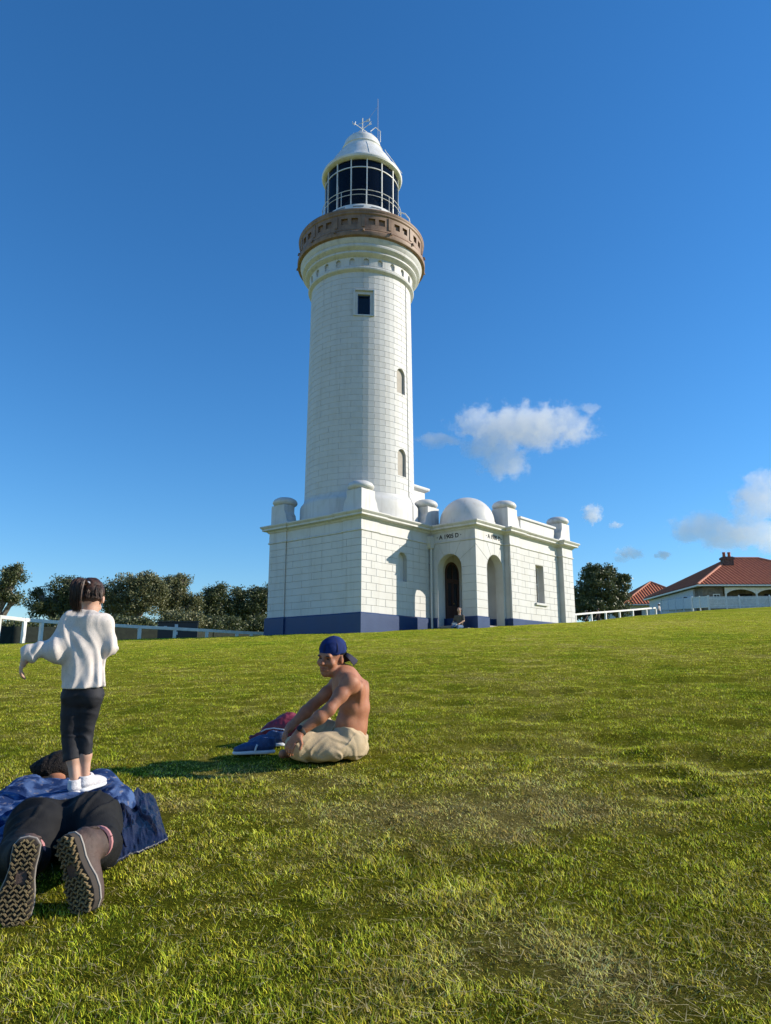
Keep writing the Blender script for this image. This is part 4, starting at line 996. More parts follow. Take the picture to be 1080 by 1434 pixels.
# ------------------------------------------------------------------ clouds: real volumes far behind the headland
def cloud(label, Y, lobes, dens, nscale, amp, thr, seed):
    """lobes: (px, py, rx, ry) as seen, given depth of the same order"""
    k = Y / FPX * 1.02
    c0 = at(lobes[0][0], lobes[0][1], Y)
    m = bpy.data.materials.new('cloud_vapour'); m.use_nodes = True; N, L = m.node_tree.nodes, m.node_tree.links
    N.remove(N['Principled BSDF']); out = N['Material Output']
    tc = N.new('ShaderNodeTexCoord'); prev = None
    nz = N.new('ShaderNodeTexNoise'); nz.inputs['Scale'].default_value = nscale; nz.inputs['Detail'].default_value = 7; nz.inputs['Roughness'].default_value = .68
    off = N.new('ShaderNodeVectorMath'); off.operation = 'ADD'; off.inputs[1].default_value = (seed*37.1, seed*11.3, seed*5.7); L.new(tc.outputs['Object'], off.inputs[0]); L.new(off.outputs[0], nz.inputs['Vector'])
    mb = MB()
    for px, py, rx, ry in lobes:
        p = at(px, py, Y) - c0; rad = (rx*k, .75*(rx + ry)/2*k, ry*k)
        a = N.new('ShaderNodeVectorMath'); a.operation = 'SUBTRACT'; a.inputs[1].default_value = p; L.new(tc.outputs['Object'], a.inputs[0])
        b = N.new('ShaderNodeVectorMath'); b.operation = 'DIVIDE'; b.inputs[1].default_value = rad; L.new(a.outputs[0], b.inputs[0])
        l = N.new('ShaderNodeVectorMath'); l.operation = 'LENGTH'; L.new(b.outputs[0], l.inputs[0])
        s_ = N.new('ShaderNodeMath'); s_.operation = 'SUBTRACT'; s_.inputs[0].default_value = 1.0; L.new(l.outputs['Value'], s_.inputs[1])
        if prev is None: prev = s_
        else:
            x = N.new('ShaderNodeMath'); x.operation = 'SMOOTH_MAX'; x.inputs[2].default_value = .25; L.new(prev.outputs[0], x.inputs[0]); L.new(s_.outputs[0], x.inputs[1]); prev = x
    ma = N.new('ShaderNodeMath'); ma.operation = 'MULTIPLY_ADD'; ma.inputs[1].default_value = amp; L.new(nz.outputs['Fac'], ma.inputs[0])
    L.new(prev.outputs[0], ma.inputs[2])
    mr = N.new('ShaderNodeMapRange'); mr.interpolation_type = 'SMOOTHSTEP'; mr.inputs['From Min'].default_value = thr + amp*.5; mr.inputs['From Max'].default_value = thr + amp*.5 + .30; mr.inputs['To Max'].default_value = dens
    L.new(ma.outputs[0], mr.inputs['Value'])
    pv = N.new('ShaderNodeVolumePrincipled'); pv.inputs['Color'].default_value = (1, 1, 1, 1); pv.inputs['Anisotropy'].default_value = .0
    L.new(mr.outputs['Result'], pv.inputs['Density']); L.new(pv.outputs[0], out.inputs['Volume'])
    # hull: one closed ellipsoid round all lobes
    X = [(at(px, py, Y) - c0, rx*k*1.45, ry*k*1.45) for px, py, rx, ry in lobes]
    x0, x1 = min(p.x - a for p, a, b in X), max(p.x + a for p, a, b in X); z0, z1 = min(p.z - b for p, a, b in X), max(p.z + b for p, a, b in X)
    dy = max(.75*(a + b)/2 for p, a, b in X)
    me = MB().box((x0, -dy, z0), (x1, dy, z1)).mesh('cloud')
    bm = bmesh.new(); bm.from_mesh(me); bmesh.ops.subdivide_edges(bm, edges=bm.edges[:], cuts=3, use_grid_fill=True)
    cc = Vector(((x0+x1)/2, 0, (z0+z1)/2)); hs_ = Vector(((x1-x0)/2, dy, (z1-z0)/2))
    for v in bm.verts:
        q = Vector(((v.co.x - cc.x)/hs_.x, v.co.y/hs_.y, (v.co.z - cc.z)/hs_.z)); f_ = (abs(q.x)**5 + abs(q.y)**5 + abs(q.z)**5)**.2; q = q / f_ * max(abs(q.x), abs(q.y), abs(q.z)); v.co = Vector((cc.x + q.x*hs_.x, q.y*hs_.y, cc.z + q.z*hs_.z))
    bm.to_mesh(me); bm.free()
    o = link('cloud', me, m, None, True); o.location = c0
    return tag(o, label, 'cloud', 'small white clouds in the blue sky')
cloud('large ragged white cloud right of the tower with a tail to the left', 900, [(735, 598, 88, 30), (668, 592, 26, 26), (612, 617, 30, 10), (708, 648, 34, 26), (800, 592, 30, 22), (690, 620, 40, 24), (825, 572, 18, 8)], .022, .052, 3.1, -.06, 1)
cloud('bulky white and grey cloud cut by the right edge above the red roof', 900, [(1068, 700, 42, 30), (1072, 672, 30, 14), (990, 738, 46, 20), (1040, 748, 60, 22), (960, 752, 22, 10), (1085, 768, 30, 10)], .022, .052, 3.0, -.10, 2)
cloud('tiny faint cloud puff upper left of the small wisps', 900, [(830, 719, 13, 13), (862, 735, 9, 5)], .07, .13, 3.2, -.05, 3)
cloud('tiny faint cloud wisp just above the bushy tree', 900, [(882, 775, 18, 9), (868, 783, 10, 5)], .05, .13, 3.2, -.05, 4)
cloud('tiny bright cloud puff above the smaller red roof', 900, [(928, 778, 10, 6)], .10, .14, 2.8, -.1, 5)
sc.cycles.volume_step_rate = .35; sc.cycles.volume_max_steps = 300
# ------------------------------------------------------------------ bodies: smooth blended volumes turned into one surface
class Field:
    def __init__(s, lo, hi, h):
        s.h = h; s.lo = np.array(lo, float); n = np.ceil((np.array(hi) - s.lo) / h).astype(int) + 1
        s.ax = [(s.lo[i] + np.arange(n[i]) * h).astype(np.float32) for i in range(3)]
        s.F = np.full(tuple(n), .2, np.float32)
    def sl(s, lo, hi):
        r = []
        for i in range(3):
            a = int(np.floor((lo[i] - s.lo[i]) / s.h)); b = int(np.ceil((hi[i] - s.lo[i]) / s.h)) + 1
            r.append((max(a, 0), min(b, len(s.ax[i]))))
        return r
    def grid(s, r): return (s.ax[0][r[0][0]:r[0][1], None, None], s.ax[1][None, r[1][0]:r[1][1], None], s.ax[2][None, None, r[2][0]:r[2][1]])
    def apply(s, fn, lo, hi, k, op='u'):
        r = s.sl(np.array(lo) - k - 2*s.h, np.array(hi) + k + 2*s.h)
        if any(a >= b for a, b in r): return s
        q = tuple(slice(a, b) for a, b in r); d = fn(*s.grid(r)).astype(np.float32); A = s.F[q]
        if op == 'u':
            hh = np.clip(k - np.abs(A - d), 0, None) / max(k, 1e-6); s.F[q] = np.minimum(A, d) - hh*hh*k*.25
        elif op == 's':
            d = -d; hh = np.clip(k - np.abs(A - d), 0, None) / max(k, 1e-6); s.F[q] = np.maximum(A, d) + hh*hh*k*.25
        elif op == 'add': s.F[q] = A + d
        return s
    def cap(s, p0, p1, r0, r1=None, k=.02, op='u'):
        p0, p1 = np.array(p0, float), np.array(p1, float); r1 = r0 if r1 is None else r1; v = p1 - p0; L2 = max(v @ v, 1e-9)
        def fn(X, Y, Z):
            x, y, z = X - p0[0], Y - p0[1], Z - p0[2]; t = np.clip((x*v[0] + y*v[1] + z*v[2]) / L2, 0, 1)
            return np.sqrt((x - t*v[0])**2 + (y - t*v[1])**2 + (z - t*v[2])**2) - (r0 + t*(r1 - r0))
        m = max(r0, r1); return s.apply(fn, np.minimum(p0, p1) - m, np.maximum(p0, p1) + m, k, op)
    def chain(s, pts, rs, k=.02):
        for i in range(len(pts) - 1): s.cap(pts[i], pts[i+1], rs[i], rs[i+1], k)
        return s
    def ell(s, c, rad, M=None, k=.02, op='u'):
        c = np.array(c, float); rad = np.array(rad, float); M = np.eye(3) if M is None else np.array(M, float)   # columns: local axes
        def fn(X, Y, Z):
            x, y, z = X - c[0], Y - c[1], Z - c[2]
            q = [(x*M[0, i] + y*M[1, i] + z*M[2, i]) / rad[i] for i in range(3)]
            k0 = np.sqrt(q[0]**2 + q[1]**2 + q[2]**2) + 1e-6; k1 = np.sqrt(sum((q[i] / rad[i])**2 for i in range(3))) + 1e-6
            return k0 * (k0 - 1) / k1
        m = np.abs(M) @ rad; return s.apply(fn, c - m, c + m, k, op)
    def econe(s, p0, p1, ab0, ab1, xd, k=.02, op='u', rnd=.0):
        """flat-ended elliptical cone, xd = direction of the first radius"""
        p0, p1 = np.array(p0, float), np.array(p1, float); v = p1 - p0; Ln = np.linalg.norm(v); v /= Ln
        xd = np.array(xd, float); xd -= v * (xd @ v); xd /= np.linalg.norm(xd); yd = np.cross(v, xd)
        def fn(X, Y, Z):
            x, y, z = X - p0[0], Y - p0[1], Z - p0[2]
            h = x*v[0] + y*v[1] + z*v[2]; t = np.clip(h / Ln, 0, 1)
            a = ab0[0] + t*(ab1[0] - ab0[0]); b = ab0[1] + t*(ab1[1] - ab0[1])
            u, w = x*xd[0] + y*xd[1] + z*xd[2], x*yd[0] + y*yd[1] + z*yd[2]
            d = (np.sqrt((u/a)**2 + (w/b)**2) - 1) * np.minimum(a, b)
            e = np.maximum(-h, h - Ln)
            if rnd:
                dd, ee = np.maximum(d + rnd, 0), np.maximum(e + rnd, 0)
                return np.sqrt(dd*dd + ee*ee) - rnd + np.minimum(np.maximum(d + rnd, e + rnd), 0)
            return np.maximum(d, e)
        m = max(*ab0, *ab1); return s.apply(fn, np.minimum(p0, p1) - m, np.maximum(p0, p1) + m, k, op)
    def plane(s, p, n, lo, hi, k=.005):
        """cut away everything on the side n points to"""
        p = np.array(p, float); n = np.array(n, float); n /= np.linalg.norm(n)
        return s.apply(lambda X, Y, Z: -((X - p[0])*n[0] + (Y - p[1])*n[1] + (Z - p[2])*n[2]), lo, hi, k, 's')
    def warp(s, fn, lo=None, hi=None):
        i = np.nonzero(np.abs(s.F) < .03); s.F[i] += fn(s.ax[0][i[0]], s.ax[1][i[1]], s.ax[2][i[2]]).astype(np.float32); return s
    def mesh(s, name):
        F = s.F; F[0], F[-1] = .1, .1; F[:, 0], F[:, -1] = .1, .1; F[:, :, 0], F[:, :, -1] = .1, .1
        S = F < 0
        cnt = sum(S[a:S.shape[0]-1+a, b:S.shape[1]-1+b, c:S.shape[2]-1+c].astype(np.uint8) for a in (0, 1) for b in (0, 1) for c in (0, 1))
        I = np.argwhere((cnt > 0) & (cnt < 8)); n = len(I)
        idx = np.full(cnt.shape, -1, np.int32); idx[I[:, 0], I[:, 1], I[:, 2]] = np.arange(n)
        co = [(a, b, c) for a in (0, 1) for b in (0, 1) for c in (0, 1)]
        val = {q: F[I[:, 0]+q[0], I[:, 1]+q[1], I[:, 2]+q[2]] for q in co}
        acc = np.zeros((n, 3)); w = np.zeros(n)
        for q in co:
            for ax in range(3):
                if q[ax]: continue
                r = list(q); r[ax] = 1; r = tuple(r); f0, f1 = val[q], val[r]; m = (f0 < 0) != (f1 < 0)
                t = np.where(m, f0 / np.where(m, f0 - f1, 1), 0); p = np.array(q, float)[None] + np.zeros((n, 3)); p[:, ax] += t
                acc += p * m[:, None]; w += m
        V = s.lo + (I + acc / w[:, None]) * s.h
        Q = []
        for ax in range(3):
            b, c = (ax + 1) % 3, (ax + 2) % 3
            sl0 = [slice(None)]*3; sl1 = [slice(None)]*3; sl0[ax] = slice(0, -1); sl1[ax] = slice(1, None)
            ch = S[tuple(sl0)] != S[tuple(sl1)]; E = np.argwhere(ch); E = E[(E[:, b] > 0) & (E[:, c] > 0)]
            ins = S[E[:, 0], E[:, 1], E[:, 2]]
            def cell(db, dc): g_ = E.copy(); g_[:, b] -= db; g_[:, c] -= dc; return idx[g_[:, 0], g_[:, 1], g_[:, 2]]
            q = np.stack([cell(1, 1), cell(0, 1), cell(0, 0), cell(1, 0)], 1)
            q[~ins] = q[~ins][:, ::-1]; Q.append(q)
        Q = np.concatenate(Q); Q = Q[(Q >= 0).all(1)]
        return V, Q
    def build(s, name, m, root, smooth=2, vcol=None):
        V, Q = s.mesh(name)
        # light relaxing of the voxel steps
        if smooth:
            n = len(V); e = np.concatenate([Q[:, [0, 1]], Q[:, [1, 2]], Q[:, [2, 3]], Q[:, [3, 0]]]); e = np.concatenate([e, e[:, ::-1]])
            deg = np.bincount(e[:, 0], minlength=n)[:, None]
            for it in range(smooth):
                for lam in (.5, -.52):
                    A = np.stack([np.bincount(e[:, 0], weights=V[e[:, 1], i], minlength=n) for i in range(3)], 1) / np.maximum(deg, 1)
                    V = V + lam * (A - V)
        o = np.array(root.matrix_world.translation if False else root.location)
        return link(name, np_mesh(name, V - o, Q, True, vcol(V) if vcol else None), m, root)
def frame(fwd, up=(0, 0, 1)):
    """columns: right, forward, up"""
    f = Vector(fwd).normalized(); r = f.cross(Vector(up)).normalized(); u = r.cross(f)
    return np.array([[r.x, f.x, u.x], [r.y, f.y, u.y], [r.z, f.z, u.z]])
def head_on(F, c, M, s=1.0, k=.012, face=True):
    c = np.array(c, float); W = lambda p: c + M @ (np.array(p) * s)
    F.ell(W((0, -.018, .032)), np.array((.076, .096, .088))*s, M, k)
    F.ell(W((0, .028, -.03)), np.array((.060, .066, .085))*s, M, .03*s)
    F.ell(W((0, .035, -.082)), np.array((.046, .048, .036))*s, M, .03*s)
    F.ell(W((0, .070, -.098)), np.array((.024, .022, .018))*s, M, .02*s)
    for sx in (-1, 1):
        F.ell(W((sx*.079, -.006, -.008)), np.array((.010, .018, .029))*s, M, .006*s)
    if face:
        F.cap(W((-.036, .083, .020)), W((.036, .083, .020)), .013*s, .013*s, .02*s)
        for sx in (-1, 1):
            F.ell(W((sx*.040, .066, -.028)), np.array((.026, .024, .022))*s, M, .02*s)
            F.ell(W((sx*.031, .101, .002)), np.array((.017, .017, .012))*s, M, .012*s, 's')
        F.cap(W((0, .092, .010)), W((0, .112, -.028)), .009*s, .0135*s, .012*s)
        for sx in (-1, 1): F.ell(W((sx*.013, .100, -.032)), np.array((.009, .011, .009))*s, M, .008*s)
        F.cap(W((-.020, .087, -.056)), W((.020, .087, -.056)), .008*s, .008*s, .01*s)
        F.cap(W((-.017, .086, -.070)), W((.017, .086, -.070)), .009*s, .009*s, .01*s)
        F.cap(W((-.021, .098, -.063)), W((.021, .098, -.063)), .0035*s, .0035*s, .004*s, 's')
    return W
def hand_on(F, wrist, d, n, s=1.0, curl=.6, thumb=1, spread=.09):
    """wrist point, pointing direction d, back-of-hand normal n"""
    d = Vector(d).normalized(); n = Vector(n); n = (n - d*n.dot(d)).normalized(); x = d.cross(n)
    w = Vector(wrist); M = np.array([[x.x, d.x, n.x], [x.y, d.y, n.y], [x.z, d.z, n.z]])
    F.ell(w + d*.045*s, np.array((.036, .052, .017))*s, M, .018*s)
    F.cap(w, w + d*.03*s, .024*s, .026*s, .02*s)
    for i, (off, ln) in enumerate(((-.028, .066), (-.010, .076), (.009, .071), (.026, .056))):
        p = w + d*.082*s + x*off*s; a = .15 + curl*.35; dd = (d + x*off*spread*30*.3).normalized()
        seg = ln*s*.42; q = p; r = .0088*s
        for j in range(3):
            e = (dd*math.cos(a) - n*math.sin(a)).normalized(); q2 = q + e*seg; F.cap(q, q2, r, r*.9, .005*s); q = q2; seg *= .8; a += curl*.75; r *= .92
    p = w + d*.028*s + x*thumb*.026*s
    e = (d*.62 + x*thumb*.72 - n*.25).normalized(); p2 = p + e*.042*s; e2 = (d*.9 + x*thumb*.2 - n*.4).normalized(); p3 = p2 + e2*.032*s
    F.cap(p, p2, .0125*s, .0105*s, .012*s); F.cap(p2, p3, .0105*s, .0088*s, .006*s)
def folds(freq, amp, seed=0.0, stretch=(1, 1, 1)):
    def fn(X, Y, Z):
        a = noise3(X*freq*stretch[0] + seed, Y*freq*stretch[1] + seed, Z*freq*stretch[2]); b = noise3(X*freq*2.1*stretch[0] + seed, Y*freq*2.1*stretch[1], Z*freq*2.1*stretch[2] + 5)
        return amp * (1 - 4*np.abs(a) + .6*b)
    return fn
def wrinkle(d1, freq, amp, seed=0.0, along=.22, width=5.0, mask=None):
    d1 = np.array(d1, float); d1 /= np.linalg.norm(d1); a = np.array((0, 0, 1.0)) if abs(d1[2]) < .8 else np.array((1.0, 0, 0))
    d2 = np.cross(d1, a); d2 /= np.linalg.norm(d2); d3 = np.cross(d1, d2)
    def fn(X, Y, Z):
        p1 = X*d1[0] + Y*d1[1] + Z*d1[2]; p2 = X*d2[0] + Y*d2[1] + Z*d2[2]; p3 = X*d3[0] + Y*d3[1] + Z*d3[2]
        wob = 1.4*noise3(p2*freq*.5 + seed, p3*freq*.5, p1*freq*.3)
        n = noise3(p1*freq + wob + seed*3.1, p2*freq*along + seed, p3*freq*along)
        r = np.clip(1 - width*np.abs(n), 0, 1); r = r*r*(3 - 2*r)
        g = np.clip(.5 + 1.6*noise3(p1*freq*.35 + seed, p2*freq*.35 + 7, p3*freq*.35), 0, 1)
        v = -amp*r*g
        return v if mask is None else v*mask(X, Y, Z)
    return fn
SKIN_T = mat('tanned_skin', (.31, .118, .062), .6, (.43, .19, .105), 16, (.3, .7), bump=.06, bscale=90, spec=.35)
SKIN_G = mat('light_skin', (.50, .29, .20), .5, (.56, .34, .25), 9, (.3, .7), spec=.35)
for m_ in (SKIN_T, SKIN_G):
    b_ = m_.node_tree.nodes['Principled BSDF']; b_.inputs['Subsurface Weight'].default_value = .12; b_.inputs['Subsurface Radius'].default_value = (.012, .005, .003); b_.inputs['Subsurface Scale'].default_value = 1.0
HAIRB = mat('black_hair', (.010, .008, .008), .75, (.018, .015, .014), 60, bump=.8, bscale=120, spec=.15)
HAIRD = mat('dark_brown_hair', (.020, .011, .008), .5, (.065, .030, .018), 70, spec=.35)
DARK = mat('dark_feature', (.02, .012, .01), .5)
LIPS = mat('lip_skin', (.24, .075, .06), .5)
GREYTOP = mat('heather_grey_knit', (.70, .63, .58), .9, (.61, .55, .51), 30, (.35, .65), bump=.15, bscale=320, spec=.1, speck=(230, (.42, .38, .36), .60))
LEG = mat('charcoal_leggings', (.018, .018, .022), .7, (.026, .026, .031), 12, bump=.15, bscale=300, spec=.25)
BLKP = mat('black_trousers', (.010, .010, .011), .8, (.016, .016, .017), 10, bump=.25, bscale=220, spec=.2)
KHAKI = mat('beige_cotton_trousers', (.50, .39, .25), .85, (.43, .33, .21), 14, bump=.2, bscale=200, spec=.15)
CAPB = mat('royal_blue_cap', (.012, .028, .13), .8, (.009, .020, .095), 20, bump=.2, bscale=250, spec=.15)
CAPD = mat('dark_cap_underside', (.012, .010, .03), .85)
NAVYC = mat('navy_nylon', (.005, .009, .032), .45, (.009, .014, .046), 10, bump=.2, bscale=60, spec=.5)
SHOEW = mat('white_shoe_knit', (.66, .64, .64), .7, (.5, .48, .5), 60, (.4, .6), bump=.3, bscale=180, speck=(70, (.60, .38, .44), .66))
RUBBERW = mat('white_rubber', (.60, .62, .66), .6)
BLUESH = mat('blue_shoe_mesh', (.010, .035, .12), .6, (.018, .055, .17), 40, bump=.3, bscale=200)
MAROON = mat('maroon_nylon', (.13, .012, .026), .5, (.20, .022, .045), 12, bump=.3, bscale=50)
BOOTB = mat('brown_boot_leather', (.055, .034, .028), .7, (.085, .05, .04), 18, bump=.2, bscale=80)
TREAD = mat('worn_tread_rubber', (.13, .095, .055), .9, (.24, .18, .095), 16, (.35, .65), bump=.4, bscale=60, spec=.2)
DENIM = mat('blue_patterned_shirt', (.014, .034, .11), .85, (.07, .12, .26), 16, (.44, .54), bump=.3, bscale=180, spec=.1, speck=(34, (.24, .22, .24), .60), detail=6)

def strands(name, root, m, curves, r0, n=5):
    mb = MB(); o = Vector(root.location)
    for pts in curves:
        k = len(pts); mb.tube([Vector(p) - o for p in pts], [r0 * (1 - .75 * abs(2*i/(k-1) - .8)) for i in range(k)], n, True)
    return tag(mb.build(name, m, root, smooth=True, angle=80), kind='stuff')

# ================================================================== man sitting on the lawn
def sitting_man():
    A = lambda px, py, Y: np.array(at(px, py, Y))
    c = A(470, 1060, 5.05)
    root = empty('person', (c[0], c[1], gz(c[0], c[1])), label='shirtless man in backward blue cap and beige trousers sitting cross-legged on the grass', cat='person')
    lo, hi = A(380, 1080, 4.4), A(535, 885, 5.45); lo[1], hi[1] = 4.35, 5.5; lo[2] = .28; lo[0] -= .06; hi[0] += .04; hi[2] = 1.30
    F = Field(lo, hi, .0042)
    hc = A(464.5, 920.5, 4.98); M = frame((-.47, -.85, -.20))
    tl = Matrix.Rotation(R(7), 3, Vector((0, 1, 0))); M = np.array(tl) @ M
    # torso: curved, leaning a little forward, turned slightly away
    spine = [A(488, 1038, 5.04), A(495.5, 1016, 5.04), A(497, 990, 5.03), A(491.5, 965, 5.02), A(484.5, 950, 5.01)]
    lat = np.array((.26, .965, .02)); lat /= np.linalg.norm(lat)
    for i, (p, a, b) in enumerate(zip(spine, (.098, .088, .098, .100, .075), (.150, .138, .155, .168, .140))):
        fw = np.array((-1, -.1, -.1)); F.ell(p, (a, b, .085), frame(np.cross(lat, (0, 0, 1)) * -1), .07) if False else F.ell(p, (b, a, .088), np.stack([lat, np.array((-.962, .26, .08)), np.array((.08, .0, .995))], 1), .07)
    # shoulder blades, spine furrow, chest
    F.ell(A(505, 968, 4.92), (.055, .022, .065), np.stack([lat, np.array((-1, 0, .2)), np.array((.2, 0, 1))], 1), .05)
    F.ell(A(511, 968, 5.10), (.055, .02, .065), np.stack([lat, np.array((-1, 0, .2)), np.array((.2, 0, 1))], 1), .05)
    F.ell(A(476, 970, 5.0), (.11, .035, .06), np.stack([lat, np.array((-1, 0, .2)), np.array((.2, 0, 1))], 1), .05)
    F.ell(A(482, 1012, 5.0), (.10, .05, .06), np.stack([lat, np.array((-1, 0, .2)), np.array((.2, 0, 1))], 1), .06)
    # neck, traps, shoulders
    nb = A(483, 948, 5.01); F.cap(nb, hc + M @ np.array((0, -.03, -.04)), .058, .050, .03)
    sn, sf = A(490, 957, 4.84), A(474, 958, 5.18)
    for q in (sn, sf):
        F.cap(nb + np.array((.01, 0, .0)), q, .045, .048, .05); F.ell(q, (.052, .058, .060), None, .045)
    # arms
    en, wn_ = A(461, 994, 4.72), A(420, 1026, 4.66); ef, wf = A(438, 988, 5.12), A(408, 1016, 4.98)
    for s_, e_, w_ in ((sn, en, wn_), (sf, ef, wf)):
        mid = s_*.55 + e_*.45; F.cap(s_, mid, .047, .044, .03); F.cap(mid, e_, .044, .036, .03)
        m2 = e_*.68 + w_*.32; F.cap(e_, m2, .037, .040, .025); F.cap(m2, w_, .039, .025, .025)
    hand_on(F, wn_, A(406, 1044, 4.62) - wn_, (-.3, -.7, .55), 1.0, .55, -1)
    hand_on(F, wf, A(397, 1030, 4.90) - wf, (-.5, .3, .8), 1.0, .6, 1)
    W = head_on(F, hc, M, 1.02)
    # bare feet under the trouser legs
    for p0, p1 in ((A(420, 1052, 5.14), A(396, 1056, 5.04)), (A(428, 1056, 5.2), A(446, 1060, 5.05))):
        F.cap(p0, p1, .036, .028, .02)
    F.build('body', SKIN_T, root)
    # face details
    def dab(nm, m, p, rad, k=10):
        mb = MB(); me_pts = [(math.cos(t), math.sin(t)) for t in np.linspace(-math.pi/2, math.pi/2, 7)]
        mb.lathe([(max(a, 1e-4), b) for a, b in me_pts], k); me = mb.mesh(nm); me.transform(Matrix(np.block([[M @ np.diag(rad), np.zeros((3, 1))], [np.zeros((1, 3)), np.ones((1, 1))]]).tolist())); me.transform(Matrix.Translation(Vector(W(p)) - root.location)); return link(nm, me, m, root, True)
    for sx in (-1, 1):
        dab('eye', DARK, (sx*.031, .0865, .002), (.012, .004, .0045)); dab('eyebrow', DARK, (sx*.033, .094, .020), (.017, .005, .004))
    dab('lip', LIPS, (0, .0935, -.057), (.020, .0045, .005)); dab('lip', LIPS, (0, .0925, -.070), (.017, .005, .006))
    # short hair under the cap
    H = Field(hc - .16, hc + .16, .0042); Wp = W
    H.ell(W((0, -.026, .030)), (.0815, .096, .082), M, .01)
    H.plane(W((0, 0, -.022)), -(M @ np.array((0, .45, 1))), hc - .2, hc + .2); H.plane(W((0, .048, 0)), M @ np.array((0, 1, .0)), hc - .2, hc + .2)
    H.warp(folds(90, .0016), hc - .2, hc + .2); H.build('hair', HAIRB, root, 1)
    # cap worn backwards
    Cc = Field(hc - .22, hc + .22, .0042)
    Cc.ell(W((0, -.016, .040)), (.087, .106, .090), M, .01); Cc.ell(W((0, -.02, .075)), (.07, .085, .062), M, .03)
    Cc.plane(W((0, .0, .030)), -(M @ np.array((0, .12, 1))), hc - .3, hc + .3)
    Cc.warp(folds(22, .0022), hc - .2, hc + .2)
    cp = Cc.build('cap', CAPB, root, 2)
    mb = MB(); mb.lathe([(0, .006), (.007, .004), (.009, 0), (0, -.002)], 10); bme = mb.mesh('b'); bme.transform(Matrix.Translation(Vector(W((0, -.018, .137))) - root.location)); link('button', bme, CAPB, cp, True)
    for j in range(6):
        th = j*math.pi/3 + .5; mb = MB()
        mb.tube([Vector(W((.089*math.cos(th)*math.sin(q_), -.016 + .108*math.sin(th)*math.sin(q_), .040 + .0955*math.cos(q_)))) - root.location for q_ in np.linspace(.15, 1.5, 8)], .0022, 5); mb.build('seam', CAPD, cp, smooth=True)
    mb = MB(); g_ = []
    for i in range(9):
        u = (i / 8 - .5) * 2
        row = [(u*.080, -.096 + .035*u*u, .034 - .012*u*u), (u*.080, -.140 + .045*u*u, .012 - .022*u*u), (u*.070, -.190 + .06*u*u, -.024 - .026*u*u)]
        g_ += row
    g_ = [(p[0]*.87 + p[1]*.5, -p[0]*.5 + p[1]*.87, p[2]) for p in g_]
    V = [Vector(W(p)) - root.location for p in g_]; V2 = [Vector(W((p[0], p[1], p[2] - .006))) - root.location for p in g_]
    n = len(V); fs = []
    for i in range(8):
        for j in range(2):
            a = i*3 + j; fs.append((a, a+1, a+4, a+3)); fs.append((n+a+3, n+a+4, n+a+1, n+a))
    ring = [i*3 for i in range(9)] + [8*3+1, 8*3+2] + [i*3+2 for i in range(7, -1, -1)] + [1]
    fs += [(ring[i], ring[(i+1) % len(ring)], n + ring[(i+1) % len(ring)], n + ring[i]) for i in range(len(ring))]
    link('brim', mb.add(V + V2, fs).mesh('brim'), CAPD, cp, True)
    # trousers
    P = Field(lo, hi, .0045)
    hn, hf = A(489, 1041, 4.95), A(486, 1038, 5.14)
    P.ell(A(490, 1043, 5.05), (.115, .165, .085), None, .04)
    P.econe(A(487, 1050, 5.04), A(493, 1012, 5.04), (.118, .165), (.108, .155), (1, 0, -.5), .03)
    P.plane(A(491, 1019.5, 5.04), (.50, 0, .86), lo, hi)
    kn, an = A(418, 1046, 4.80), A(432, 1056, 5.12)
    P.cap(hn, kn, .092, .070, .04); P.cap(kn, an, .066, .052, .04); P.ell(A(455, 1050, 4.87), (.15, .085, .062), None, .05)
    kf, af = A(437, 1013, 5.22), A(416, 1046, 5.16)
    P.cap(hf, kf, .088, .066, .04); P.cap(kf, af, .064, .052, .03)
    P.plane(A(490, 1068, 5), (0, 0.09, -1), lo, hi)
    P.warp(wrinkle((1, .3, .9), 16, .014, 2.0, .3)); P.warp(wrinkle((1, -.2, -.7), 22, .009, 6.0, .25)); P.warp(wrinkle((.3, .2, 1), 20, .006, 9.0, .3))
    P.build('trousers', KHAKI, root)
    # watch, neck cord
    d = Vector(wn_ - en).normalized()
    mb = MB(); p = Vector(wn_) - d*.012 - root.location
    mb.tube([p - d*.016, p - d*.012, p + d*.012, p + d*.016], [.028, .031, .031, .028], 18); wt = mb.build('watch', BLACK, root, smooth=True)
    mb = MB(); nn = Vector((-.25, -.75, .6)).normalized(); nn = (nn - d*nn.dot(d)).normalized()
    mb.tube([p + nn*.026, p + nn*.040], .019, 14); mb.build('watch_face', DARK, wt, smooth=True)
    pts = [A(489, 938, 4.985), A(484, 941, 4.94), A(477, 948, 4.925), A(471, 957, 4.92), A(466.5, 962, 4.925)]
    mb = MB(); mb.tube([Vector(q) - root.location for q in pts], [.006, .008, .008, .007, .005], 8); mb.build('neck_cord', BLACK, root, smooth=True)
    BARE.append((c[0] - .05, c[1] - .02, .36, .22, 0))
sitting_man()

